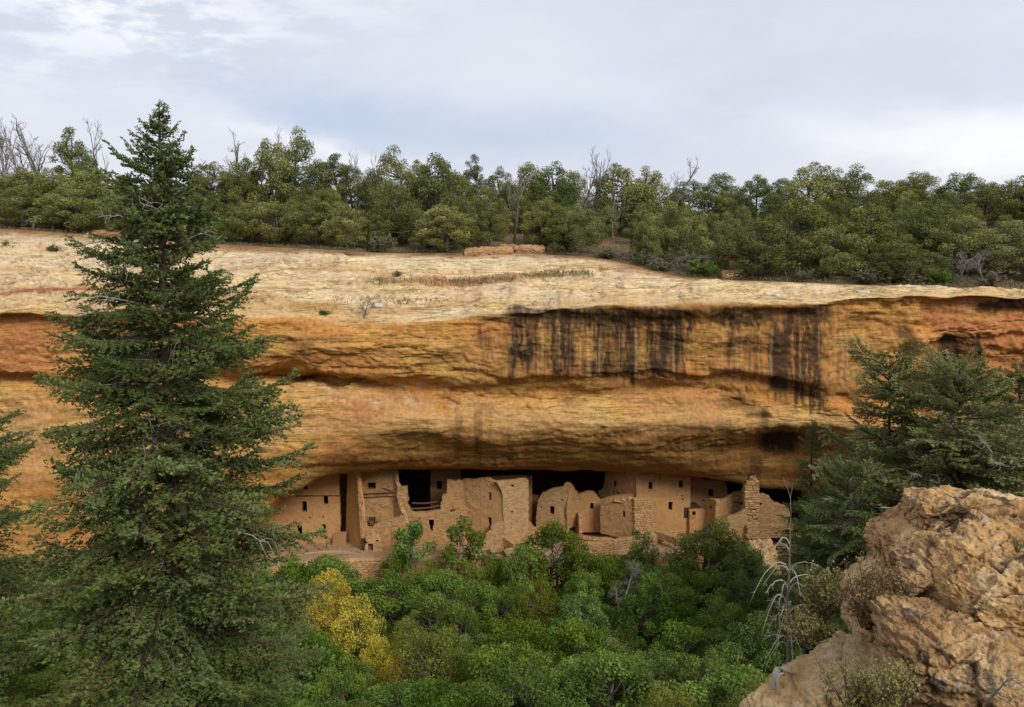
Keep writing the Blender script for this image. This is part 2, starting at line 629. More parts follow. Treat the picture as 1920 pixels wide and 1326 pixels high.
M_yellow = leaf_mat('autumn_leaf', (0.26, 0.25, 0.02), (0.80, 0.64, 0.07), (0.50, 0.48, 0.05), 0.5, 0.3, 0.12)
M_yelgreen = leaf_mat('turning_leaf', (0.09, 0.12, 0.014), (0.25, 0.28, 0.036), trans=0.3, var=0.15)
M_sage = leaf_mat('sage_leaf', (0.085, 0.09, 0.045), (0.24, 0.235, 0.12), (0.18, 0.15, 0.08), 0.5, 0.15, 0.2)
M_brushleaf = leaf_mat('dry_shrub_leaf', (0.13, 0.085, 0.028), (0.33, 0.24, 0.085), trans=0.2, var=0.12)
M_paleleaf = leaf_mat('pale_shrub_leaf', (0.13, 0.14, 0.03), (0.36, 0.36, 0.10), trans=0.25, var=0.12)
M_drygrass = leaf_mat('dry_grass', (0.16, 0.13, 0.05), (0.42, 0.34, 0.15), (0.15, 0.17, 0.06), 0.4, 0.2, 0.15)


def wood(name, a, b, sc=9.0):
    m, g = new_mat(name)
    tc = g.n('ShaderNodeTexCoord')
    n1 = g.noise(g.scale(tc.outputs['Object'], (1, 1, 0.25)), sc, 5, 0.7)
    return finish(m, g, g.ramp(n1, [(0.3, a), (0.7, b)]), 0.95, n1, 0.7, 0.03, 0.1)


M_bark = wood('fir_bark', (0.055, 0.038, 0.026), (0.15, 0.105, 0.07))
M_bark_grey = wood('grey_bark', (0.07, 0.058, 0.045), (0.18, 0.155, 0.125))
M_dead = wood('bleached_wood', (0.34, 0.30, 0.25), (0.58, 0.54, 0.47))
M_snag = wood('grey_snag_wood', (0.13, 0.115, 0.10), (0.27, 0.25, 0.22))
M_char = wood('charred_snag_wood', (0.03, 0.027, 0.025), (0.09, 0.08, 0.075))
M_twig = wood('brown_twig', (0.09, 0.055, 0.03), (0.19, 0.13, 0.08))
M_beam = wood('old_timber', (0.09, 0.055, 0.03), (0.18, 0.115, 0.065))
M_post = wood('dark_post', (0.03, 0.025, 0.02), (0.06, 0.05, 0.04))
# ------------------------------------------------------------------ the cliff (one swept sheet: slickrock dome, brow, wall, alcove)
ZF = -32.0                       # alcove floor
PXS = np.array([-700, 0, 250, 480, 560, 640, 740, 900, 1100, 1300, 1450, 1540, 1620, 1750, 1920, 2600], float)


def hz(z, Y):
    return (float(py_of(z, Y)), Y)


A_CB, A_BW = hz(-26.3, 90), hz(-32.3, 92)
FLOOR = [1056, 1056, 1056, 1056, 1056, 1054, 1048, 1042, 1040, 1034, 1034, 1034, 1034, 1034, 1034, 1034]
KN = {   # E, S1, S2, brow, under-brow, wall, wall foot, ledge recess, band top, bulge, underside, lip, ceiling back, back wall foot
    -700: [(428, 100), (486, 86), (552, 76), (586, 71.3), (597, 72.2), (640, 72.2), (700, 71.8), (715, 72.9), (735, 72.4), (850, 71.5), (950, 70.8), (1020, 70.4), (1040, 70.3), (1052, 70.2)],
    0: [(430, 100), (488, 86), (556, 76), (588, 71.3), (597, 72.6), (640, 72.3), (700, 71.8), (713, 73.2), (738, 72.4), (850, 71.5), (950, 70.8), (1020, 70.4), (1040, 70.3), (1052, 70.2)],
    250: [(447, 97), (498, 85), (558, 76), (590, 71.4), (600, 72.3), (640, 72.1), (694, 71.8), (710, 73.2), (732, 72.3), (840, 71.5), (930, 71), (1010, 70.7), (1035, 70.6), (1050, 70.5)],
    480: [(462, 94), (508, 83), (560, 76), (598, 72), (612, 71.8), (640, 71.4), (684, 72), (704, 74.6), (718, 73), (825, 71.2), (885, 71.0), (955, 71.8), hz(-31, 76), hz(-32, 76.5)],
    560: [(466, 93), (506, 83), (560, 76), (594, 72.5), (612, 71.8), (642, 71.2), (680, 72), (702, 75.2), (714, 73.4), (800, 71), (862, 71.0), (915, 72.8), hz(-28.0, 84), hz(-32.3, 86)],
    640: [(470, 92), (510, 83), (562, 76), (600, 72.8), (622, 71.6), (652, 71.2), (690, 72.2), (704, 74.6), (716, 73.2), (790, 71), (838, 71.4), (886, 74.6), hz(-26.8, 88), hz(-32.3, 90)],
    740: [(475, 92), (514, 82.5), (566, 75.5), (604, 72.2), (626, 71.4), (662, 71.2), (696, 72), (717, 73.6), (730, 73.4), (790, 71), (836, 72.4), (881, 76.8), A_CB, A_BW],
    900: [(474, 92), (520, 82), (568, 75), (594, 71.6), (612, 71.6), (652, 71.4), (704, 71.4), (733, 72.6), (748, 72.6), (800, 71.2), (848, 73.2), (880, 77.5), A_CB, A_BW],
    1100: [(482, 90), (520, 81), (556, 74), (577, 70.3), (602, 71.1), (645, 71.3), (695, 71.2), (712, 71.9), (742, 72.7), (790, 71.2), (842, 73), (883, 77.5), A_CB, A_BW],
    1300: [(522, 80), (538, 76.5), (556, 72.8), (570, 69.9), (604, 70.8), (645, 71.0), (684, 70.9), (700, 71.7), (724, 72.5), (792, 71.2), (846, 73.2), (893, 77.5), A_CB, A_BW],
    1450: [(528, 78), (540, 75.5), (555, 72.5), (570, 69.8), (600, 70.6), (650, 70.8), (700, 70.8), (722, 72), (764, 71.6), (796, 71), (834, 75), (918, 77.5), hz(-27.2, 87), hz(-32.2, 89)],
    1540: [(531, 77), (541, 75), (553, 72.4), (571, 69.9), (598, 70.4), (650, 70.5), (718, 70.5), (758, 71.2), (768, 70.8), (794, 70.8), (838, 74), (920, 76.8), hz(-28.6, 83), hz(-32.1, 85)],
    1620: [(535, 76), (541, 74.5), (548, 72.6), (557, 70.3), (576, 70.8), (640, 71.6), (718, 71), (758, 71.2), (768, 70.6), (794, 70.3), (850, 71.8), (935, 72.5), hz(-31, 74.5), hz(-32, 75)],
    1750: [(538, 76), (543, 74.3), (549, 72.3), (557, 70.4), (572, 71.4), (628, 70.9), (650, 71.9), (712, 71.9), (760, 71.6), (805, 71), (880, 70.5), (960, 70.2), (1030, 70), (1045, 70)],
    1920: [(543, 75), (547, 73.8), (552, 72), (560, 70.5), (582, 71.6), (604, 71.0), (680, 71.6), (720, 72), (770, 71.2), (820, 70.9), (880, 70.5), (960, 70.2), (1030, 70), (1045, 70)],
    2600: [(550, 75), (554, 73.8), (558, 72), (566, 70.3), (588, 72), (610, 71.2), (680, 71.5), (720, 72), (770, 71.2), (820, 70.9), (880, 70.5), (960, 70.2), (1030, 70), (1045, 70)],
}
knots = np.array([KN[int(c)] for c in PXS])                 # (ncol, 14, 2)
# alcove floor front edge, foot of the terrace
fl = np.array([[f, float(y_floor(f, ZF))] for f in FLOOR])
ft_ = np.array([hz(ZF - 2.2, y - 0.5) for y in fl[:, 1]])
tl = np.array([hz(ZF - 4.5, y - 6.0) for y in fl[:, 1]])
knots = np.concatenate([knots, fl[:, None], ft_[:, None], tl[:, None]], axis=1)   # 17 knots


def hermite(xk, yk, xq):
    """monotone cubic through yk (n, ...) at xk, evaluated at xq"""
    hk = np.diff(xk)
    sh = (-1,) + (1,) * (yk.ndim - 1)
    dk = np.diff(yk, axis=0) / hk.reshape(sh)
    mk = np.zeros_like(yk)
    a, b = dk[:-1], dk[1:]
    same = (a * b) > 0
    mk[1:-1] = np.where(same, 2 * a * b / np.where(same, a + b, 1), 0)
    mk[0], mk[-1] = dk[0], dk[-1]
    i = np.clip(np.searchsorted(xk, xq, side='right') - 1, 0, len(xk) - 2)
    t = ((xq - xk[i]) / hk[i]).reshape(sh)
    hh = hk[i].reshape(sh)
    return ((2 * t**3 - 3 * t**2 + 1) * yk[i] + (t**3 - 2 * t**2 + t) * hh * mk[i]
            + (-2 * t**3 + 3 * t**2) * yk[i + 1] + (t**3 - t**2) * hh * mk[i + 1])


cols = np.concatenate([np.arange(-700, -60, 12.0), np.arange(-60, 1985, 2.3), np.arange(1985, 2601, 12.0)])
kc = hermite(PXS, knots, cols)                               # (C, 17, 2)
wob = fbm(cols / 70.0, 3.3, 1.7, 3)                          # the bedding wanders a little along the wall
wgt = np.array([0, 4, 5, 3, 4, 5, 6, 7, 7, 7, 6, 3, 0, 0, 0, 0, 0], float)
ph = np.arange(17) * 0.6
wobm = np.stack([fbm(cols / 80.0 + q * 0.35, 3.3 + q * 0.21, 1.7, 4) for q in ph], 1)
kc[..., 0] += wobm * wgt[None, :] * 1.5
SUB = [26, 30, 22, 10, 20, 24, 12, 8, 28, 22, 20, 22, 8, 20, 5, 6]
sk = np.arange(17.0)
sq = np.concatenate([np.linspace(k, k + 1, n, endpoint=False) for k, n in enumerate(SUB)] + [[16.0]])
prof = hermite(sk, np.swapaxes(kc, 0, 1).copy(), sq)         # (S, C, 2)
PYg, Yg = prof[..., 0], prof[..., 1]
PXg = np.broadcast_to(cols[None, :], PYg.shape)
W = at(PXg, PYg, Yg)                                         # (S, C, 3)


def grid_normals(W):
    du = np.gradient(W, axis=1)
    dv = np.gradient(W, axis=0)
    n = np.cross(du, dv)
    n /= np.linalg.norm(n, axis=-1)[..., None] + 1e-9
    return n


N = grid_normals(W)
flip = np.where(((-W) * N).sum(-1).mean() < 0, -1.0, 1.0)
N = N * flip
Sg = np.broadcast_to(sq[:, None], PYg.shape)
X, Yw, Z = W[..., 0], W[..., 1], W[..., 2]
top = sstep(3.3, 2.2, Sg)                                    # slickrock dome
wall = sstep(2.6, 3.6, Sg) * sstep(13.6, 12.6, Sg)
hid = sstep(12.6, 13.4, Sg)
varn = sstep(930, 1010, PXg) * sstep(1600, 1540, PXg) * sstep(3.0, 3.4, Sg) * sstep(6.6, 6.0, Sg)
warpz = Z + 0.9 * fbm(X / 14.0, Yw / 14.0, Z / 6.0, 3) + 0.12 * fbm(X / 1.5, Yw / 1.5, Z / 1.5, 3)
# rounded benches of the dome
lay = warpz / 0.55
saw = lay - np.floor(lay)
lay2 = warpz / 1.7 + 0.3
saw2 = lay2 - np.floor(lay2)
d_top = 0.30 * (sstep(0.0, 0.25, saw) * sstep(1.0, 0.55, saw) - 0.5) * sstep(-0.25, 0.25, fbm(X / 6, Yw / 6, 4.4, 2)) + 0.34 * (saw2 ** 2 - 0.4) + 0.15 * fbm(X / 1.2, Yw / 1.2, Z / 0.5, 4)
d_top = d_top + 0.35 * fbm(X / 7.0, Yw / 7.0, 8.8, 2) * sstep(0.1, 0.8, Sg)
# joints and sharp bed risers of the dome
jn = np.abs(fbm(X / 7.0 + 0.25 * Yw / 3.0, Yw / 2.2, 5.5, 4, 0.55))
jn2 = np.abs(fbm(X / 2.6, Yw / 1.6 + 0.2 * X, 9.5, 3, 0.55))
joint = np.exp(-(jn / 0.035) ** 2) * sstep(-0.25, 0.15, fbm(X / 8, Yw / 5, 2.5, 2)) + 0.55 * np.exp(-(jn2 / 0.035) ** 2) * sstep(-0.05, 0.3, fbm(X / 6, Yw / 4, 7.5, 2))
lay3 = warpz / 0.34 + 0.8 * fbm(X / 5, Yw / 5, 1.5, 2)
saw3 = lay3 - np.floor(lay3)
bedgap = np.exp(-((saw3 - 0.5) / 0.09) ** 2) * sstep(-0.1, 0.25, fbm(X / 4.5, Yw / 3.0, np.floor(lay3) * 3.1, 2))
d_top = d_top - 0.20 * joint - 0.16 * bedgap
# wall: long scallops, thin beds, blocky flakes, crack lines
big = fbm(X / 9.0, Yw / 9.0, Z / 3.2, 4)
beds = fbm(X / 16.0, 2.2, warpz / 0.75, 4, 0.6)
flk = fbm(X / 6.5, Yw / 5.0, warpz / 1.5, 4, 0.5)
qs = fbm(X / 9.0, Yw / 9.0, warpz / 2.6 + 3.0, 4, 0.45) * 3.4
qf = qs - np.floor(qs)
spall = (np.floor(qs) + sstep(0.44, 0.56, qf)) / 3.4
flk_s = flk
crk = np.abs(fbm(X / 11.0, 7.7, warpz / 1.6, 3))
crk = -np.exp(-(crk / 0.035) ** 2) * sstep(-0.1, 0.3, fbm(X / 9, 1.1, Z / 3, 2))
fine = fbm(X / 0.7, Yw / 0.7, Z / 0.45, 4, 0.6)
rough = 1.0 - 0.85 * varn
d_wall = (0.50 * big + 0.14 * beds * rough + 0.08 * flk_s * rough + 0.46 * spall * (0.35 + 0.65 * rough) + 0.30 * crk * rough + 0.085 * fine)
right_rough = sstep(1600, 1680, PXg) * wall
d_wall = d_wall + right_rough * 0.5 * fbm(X / 2.0, Yw / 2.0, Z / 1.2, 4)
d_wall = d_wall + 0.9 * sstep(1385, 1425, PXg) * sstep(1456, 1440, PXg) * sstep(738, 764, PYg) * sstep(786, 779, PYg)
low = sstep(8.3, 9.0, Sg) * sstep(12.4, 11.6, Sg)
d_wall = d_wall * (1 - 0.45 * low)
disp = d_top * top + d_wall * wall * (1 - 0.75 * hid) + 0.25 * hid * fine
edge_lock = sstep(0.0, 0.35, Sg) * sstep(14.0, 13.2, Sg)
lip_lock = 1 - 0.55 * np.exp(-((Sg - 11.0) / 0.35) ** 2)
W = W + N * (disp * edge_lock * lip_lock)[..., None]

# ---- pigments of the stone, with some shade painted into them
def blob(x0, x1, y0, y1, s=1.0, fx=8.0, fy=6.0):
    return s * sstep(x0 - fx, x0 + fx, PXg) * sstep(x1 + fx, x1 - fx, PXg) * sstep(y0 - fy, y0 + fy, PYg) * sstep(y1 + fy, y1 - fy, PYg)


cream = np.array([0.72, 0.555, 0.325])
yell = np.array([0.62, 0.43, 0.18])
orange = np.array([0.560, 0.272, 0.070])
gold = np.array([0.565, 0.325, 0.092])
redd = np.array([0.50, 0.215, 0.075])
brown = np.array([0.34, 0.17, 0.06])
black = np.array([0.035, 0.028, 0.022])
pale = np.array([0.62, 0.425, 0.19])


def lay_on(base, col, f):
    return base * (1 - f[..., None]) + np.asarray(col) * f[..., None]


n_a = fbm(X / 10.0, Yw / 10.0, Z / 3.0, 4)
n_b = fbm(X / 4.0, Yw / 4.0, Z / 1.2, 4)
pig = np.broadcast_to(cream, W.shape).copy()
pig = lay_on(pig, yell, sstep(1.3, 2.6, Sg + 0.5 * n_a) * 0.65)
pig = lay_on(pig, yell, sstep(0.05, 0.45, n_b) * 0.45 * top)
bedtone = fbm(0.5, 0.5, warpz / 0.45, 4, 0.7)
pig = lay_on(pig, (0.66, 0.53, 0.34), sstep(0.05, 0.4, bedtone) * 0.6 * top)
pig = lay_on(pig, (0.52, 0.33, 0.13), sstep(-0.1, -0.4, bedtone) * 0.6 * top)
pig = lay_on(pig, (0.20, 0.115, 0.05), (np.maximum(joint, 0.75 * bedgap).clip(0, 1)) * 0.78 * top)  # joints and bed gaps darkened: crevice shade and dirt painted in
wl = sstep(2.75, 3.3, Sg + 0.25 * n_b)
pig = lay_on(pig, orange, wl)
pig = lay_on(pig, gold, wl * sstep(-0.2, 0.5, n_a) * 0.8)
pig = lay_on(pig, pale, sstep(7.6, 8.6, Sg) * sstep(9.9, 9.0, Sg) * (0.45 + 0.4 * n_b).clip(0, 1) * wl)
pig = lay_on(pig, brown, wl * sstep(0.1, 0.55, n_b) * 0.55)
pig = lay_on(pig, brown, sstep(8.7, 10.4, Sg + 0.6 * n_a) * 0.45 * sstep(500, 640, PXg) * sstep(13, 12, Sg))  # underside browned from bulge to lip, overhang shade painted in
pig = lay_on(pig, redd, wl * sstep(330, 60, PXg) * (0.75 + 0.4 * n_a).clip(0, 1) * sstep(8.2, 6.4, Sg))
pig = lay_on(pig, redd, wl * sstep(1590, 1760, PXg) * (0.7 + 0.5 * n_b).clip(0, 1))
pig = lay_on(pig, redd, blob(500, 720, 740, 800, 0.5, 40, 20) * (0.6 + n_b).clip(0, 1))
pig = lay_on(pig, redd * 1.05, blob(1150, 1360, 735, 765, 0.6, 40, 10) * (0.6 + n_b).clip(0, 1))
# iron-red soil in the hollows of the dome and the red bed
bedline = 548 - 0.03 * PXg + 5 * fbm(PXg / 60, 1.0, 2.0, 3)
redbed = np.exp(-((PYg - bedline) / 4.5) ** 2) * sstep(330, 180, PXg) * (Sg < 3.2)
bed2 = 541 + 0.02 * (PXg - 450) + 4 * fbm(PXg / 60, 1.0, 2.0, 3)
redbed = np.maximum(redbed, 0.6 * np.exp(-((PYg - bed2) / 2.5) ** 2) * sstep(430, 450, PXg) * sstep(620, 560, PXg))
pig = lay_on(pig, (0.36, 0.12, 0.045), redbed.clip(0, 1) * 0.9)
hol = 529 - 14 * sstep(850, 1080, PXg) + 7 * fbm(PXg / 55, 5.0, 2.0, 3)
hollow = np.exp(-((PYg - hol) / (6 + 3 * fbm(PXg / 40, 9.0, 1.0, 2))) ** 2) * sstep(660, 700, PXg) * sstep(1110, 1060, PXg)
pig = lay_on(pig, (0.42, 0.21, 0.085), hollow.clip(0, 1) * 0.85)
pig = lay_on(pig, (0.30, 0.15, 0.065), sstep(0.32, 0.0, Sg + 0.15 * n_b) * 0.9)
# cavity in the dome's shoulder
pig = lay_on(pig, (0.42, 0.24, 0.08), blob(545, 640, 563, 588, 0.8, 14, 6))
# black desert varnish: a cap under the brow and the streaks that run from it
st = fbm(PXg / 13.0 + 0.30 * fbm(PXg / 25.0, PYg / 40.0, 1.0, 3), 4.0, PYg / 260.0, 4, 0.75)
st2 = fbm(PXg / 34.0, 8.0, PYg / 400.0, 3)
streak = sstep(-0.06, 0.10, st + 0.55 * st2 + 0.08)
mott = sstep(-0.75, -0.05, fbm(PXg / 9.0, PYg / 7.0, 3.0, 3))
capb = 612 + 26 * fbm(PXg / 14.0, 6.0, 2.0, 3)
cap = (blob(950, 1314, 560, 700, 1, 14, 5) + blob(1326, 1562, 560, 700, 1, 10, 5)) * sstep(572, 580, PYg) * sstep(capb + 7, capb - 5, PYg)
cap = cap * (1 - 0.5 * blob(1450, 1480, 580, 600, 1, 6, 6))
cap = np.maximum(cap, blob(900, 1000, 590, 606, 0.55, 20, 8))
PXo, PYo = PXg, PYg
PXg = PXo + 9 * fbm(PXo / 18.0, PYo / 30.0, 4.4, 3)
PYg = PYo + 34 * fbm(PXo / 9.0, 3.0, 7.7, 3)
run = np.zeros_like(PXg)
for a in [(940, 1010, 600, 690, .75), (1018, 1075, 600, 700, .9), (1080, 1150, 600, 640, .75), (1150, 1205, 600, 705, 1.0), (1112, 1135, 640, 690, .8), (1205, 1260, 600, 690, .85),
          (1260, 1300, 600, 680, .7), (1320, 1345, 600, 650, .5), (1360, 1400, 605, 660, .55), (1400, 1440, 605, 690, .4), (1440, 1485, 600, 735, 1.3), (1485, 1550, 600, 760, .95),
          (900, 918, 612, 665, .7), (1550, 1600, 600, 700, .3)]:
    run = np.maximum(run, blob(*a, 9, 14))
PXg, PYg = PXo, PYo
run = run * (0.46 + 0.32 * sstep(-0.3, 0.3, st2 + 0.6 * st) + 0.42 * streak)
run = np.maximum(run, blob(1096, 1250, 674, 706, 0.95, 12, 8) * (0.55 + 0.6 * streak))
run = np.maximum(run, blob(1440, 1478, 620, 732, 1.0, 4, 8))
run = np.maximum(run, blob(1112, 1150, 600, 706, 0.7, 4, 8) * (0.4 + 0.8 * streak))
run = np.maximum(run, blob(1425, 1495, 805, 850, 1.0, 14, 8))  # black patch in the recess below the bulge
run = np.maximum(run, blob(1405, 1428, 850, 900, 0.55, 3, 8))
run = np.maximum(run, blob(1425, 1440, 770, 806, 0.6, 5, 8))
run = np.maximum(run, blob(1830, 1925, 568, 584, 0.9, 14, 5))
run = np.maximum(run, blob(1680, 1715, 615, 634, 0.8, 10, 5))
run = np.maximum(run, blob(1762, 1845, 630, 685, 0.95, 10, 8) * (0.55 + 0.5 * streak))
run = np.maximum(run, blob(560, 585, 640, 665, 0.45, 8, 8))
run = np.maximum(run, blob(520, 590, 700, 716, 0.6, 12, 4))  # ledge shadow painted dark in the recess
run = np.maximum(run, blob(1350, 1400, 735, 765, 0.45, 14, 8))
run = np.maximum(run, 0.5 * blob(840, 960, 770, 870, 0.8, 30, 20) * sstep(0.0, 0.3, st2 + 0.3 * st))
black_f = np.maximum(cap * (0.75 + 0.3 * streak), run) * (0.55 + 0.45 * mott)
pig = lay_on(pig, (0.20, 0.095, 0.04), blob(940, 1420, 590, 706, 0.62, 24, 10) * sstep(-0.35, 0.25, st2 + 0.3 * st))
pig = lay_on(pig, (0.20, 0.095, 0.04), blob(1430, 1560, 590, 745, 0.45, 10, 8) * sstep(-0.35, 0.25, st2 + 0.3 * st))
pig = lay_on(pig, black, black_f.clip(0, 0.88))
# pale mineral runs beside the black
st3 = fbm(PXg / 7.0, 14.0, PYg / 300.0, 2)
palef = sstep(0.28, 0.5, st3) * blob(1010, 1620, 606, 720, 0.75, 20, 14) * (1 - cap.clip(0, 1))
pig = lay_on(pig, (0.60, 0.44, 0.22), palef * 0.45)
pig = lay_on(pig, (0.60, 0.50, 0.36), sstep(0.3, 0.55, fbm(X / 1.3, Yw / 1.3, Z / 0.7, 3)) * blob(560, 900, 715, 760, 0.6, 30, 10))
# smoke on the alcove's ceiling and back
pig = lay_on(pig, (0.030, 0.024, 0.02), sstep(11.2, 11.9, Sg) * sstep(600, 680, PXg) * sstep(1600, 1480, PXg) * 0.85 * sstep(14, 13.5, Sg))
# trodden earth on the alcove floor, rubble below
pig = lay_on(pig, (0.45, 0.305, 0.175), sstep(13.0, 13.15, Sg) * sstep(14.3, 14.0, Sg))
pig = lay_on(pig, (0.40, 0.25, 0.125), sstep(14.0, 14.3, Sg) * (0.8 + 0.2 * n_b).clip(0, 1))

S_, C_ = PYg.shape
idx = np.arange(S_ * C_).reshape(S_, C_)
Q = np.stack([idx[:-1, :-1], idx[1:, :-1], idx[1:, 1:], idx[:-1, 1:]], -1).reshape(-1, 4)
if flip > 0:
    Q = Q[:, ::-1]
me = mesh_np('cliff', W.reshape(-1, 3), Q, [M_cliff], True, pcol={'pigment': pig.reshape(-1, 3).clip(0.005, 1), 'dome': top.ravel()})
cliff = tag(link('cliff', me), 'ochre sandstone cliff with black streaked wall over the sheltered village', kind='structure')

# ------------------------------------------------------------------ mesa top behind the slickrock
E = W[0]
aE = E[:, 0] / E[:, 1]


def mesa_edge(a):
    return np.interp(a, aE, E[:, 1]), np.interp(a, aE, E[:, 2])


def mesa_z(x, y):
    x, y = np.asarray(x, float), np.asarray(y, float)
    a = x / y
    ye, ze = mesa_edge(a)
    pxa = 960 + 1500 * a
    zc = 2.2 + 3.2 * sstep(800, 200, pxa)
    t = np.clip((y - ye) / (140 - ye), 0, 1)
    z = ze + (zc - ze) * (0.65 * t + 0.35 * t * t * (3 - 2 * t))
    z = z + 0.35 * fbm(x / 9.0, y / 9.0, 0.5, 3) * np.clip((y - ye) / 6.0, 0, 1)
    return z - 0.02 * np.clip(y - 150, 0, 1e9)


ac = aE[::6]
yr = np.concatenate([np.linspace(0, 1, 70) ** 1.3 * 60, np.array([70, 85, 110, 150, 220, 350, 600, 1000, 1800])])
ye, ze = mesa_edge(ac)
YY = ye[None, :] + yr[:, None] - 0.02
XX = ac[None, :] * YY
ZZ = mesa_z(XX, YY) - 0.015
mg = np.stack([XX, YY, ZZ], -1)
i_ = np.arange(mg.shape[0] * mg.shape[1]).reshape(mg.shape[:2])
Q = np.stack([i_[:-1, :-1], i_[:-1, 1:], i_[1:, 1:], i_[1:, :-1]], -1).reshape(-1, 4)
me = mesh_np('mesa_ground', mg.reshape(-1, 3), Q, [M_soil], True)
tag(link('mesa_ground', me), 'reddish soil of the wooded mesa top', kind='structure')


# ------------------------------------------------------------------ canyon below, rising to the near rim where the camera stands
def canyon_z(x, y):
    x, y = np.asarray(x, float), np.asarray(y, float)
    yk = np.array([-80, -4, 0, 2, 4, 8, 12, 18, 25, 34, 45, 55, 64, 72, 80.0])
    zk = np.array([-1.5, -1.6, -1.75, -2.6, -5.2, -11, -15.5, -20.5, -24.5, -28, -31, -33, -34.5, -35.2, -36.0])
    z = np.interp(y, yk, zk)
    z = z + 1.2 * fbm(x / 11.0, y / 11.0, 3.5, 3) * sstep(3, 20, y)
    rk = sstep(2.5, 6.5, x) * sstep(22, 12, y) * sstep(2, 8, y)
    z = z + rk * 4.5
    return z


gx = np.concatenate([np.linspace(-220, -70, 20), np.linspace(-68, 68, 110), np.linspace(70, 220, 20)])
gy = np.concatenate([np.linspace(-80, 0, 16), np.linspace(1, 78, 100)])
XX, YY = np.meshgrid(gx, gy)
ZZ = canyon_z(XX, YY)
mg = np.stack([XX, YY, ZZ], -1)
i_ = np.arange(mg.shape[0] * mg.shape[1]).reshape(mg.shape[:2])
Q = np.stack([i_[:-1, :-1], i_[:-1, 1:], i_[1:, 1:], i_[1:, :-1]], -1).reshape(-1, 4)
me = mesh_np('canyon_floor', mg.reshape(-1, 3), Q, [M_floor], True)
tag(link('canyon_floor', me), 'leaf littered floor and slopes of the canyon', kind='structure')
# ------------------------------------------------------------------ the stone village
rs = np.random.RandomState(11)


class Plane:
    """vertical wall plane between two ground points given as photo pixel + depth"""
    def __init__(self, pa, pb):
        a, b = P(*pa), P(*pb)
        self.a = np.array([a.x, a.y])
        dvec = np.array([b.x - a.x, b.y - a.y])
        self.len = np.linalg.norm(dvec)
        self.d = dvec / self.len
        self.n = np.array([-self.d[1], self.d[0]])
        if self.n @ (self.a) < 0:                    # normal points away from the viewer, into the room
            self.n = -self.n

    def uv(self, px, py):
        q = at(px, py, 1.0)
        # t * q on plane: (t*q.xy - a) . n = 0
        t = (self.a @ self.n) / (q[:2] @ self.n)
        w = q * t
        return np.array([(w[:2] - self.a) @ self.d, w[2]])

    def xyz(self, u, z, depth=0.0):
        u, z = np.asarray(u, float), np.asarray(z, float)
        depth = np.broadcast_to(np.asarray(depth, float), u.shape)
        return np.stack([self.a[0] + self.d[0] * u + self.n[0] * depth, self.a[1] + self.d[1] * u + self.n[1] * depth, z], -1)


def in_poly(pts, poly):
    x, y = pts[:, 0], pts[:, 1]
    inside = np.zeros(len(pts), bool)
    j = len(poly) - 1
    for i in range(len(poly)):
        xi, yi = poly[i]
        xj, yj = poly[j]
        c = ((yi > y) != (yj > y)) & (x < (xj - xi) * (y - yi) / (yj - yi + 1e-12) + xi)
        inside ^= c
        j = i
    return inside


def rag(poly, step, amp, zmin, rng):
    """break the free edges into uneven stone-sized steps"""
    out = []
    n = len(poly)
    for i in range(n):
        a, b = poly[i], poly[(i + 1) % n]
        out.append(a)
        L = np.linalg.norm(b - a)
        low = max(a[1], b[1]) < zmin
        k = int(L / step)
        if low or k < 2:
            continue
        for q in range(1, k):
            t = (q + rng.uniform(-0.25, 0.25)) / k
            out.append(a + (b - a) * t + rng.uniform(-amp, amp, 2))
    return np.array(out)


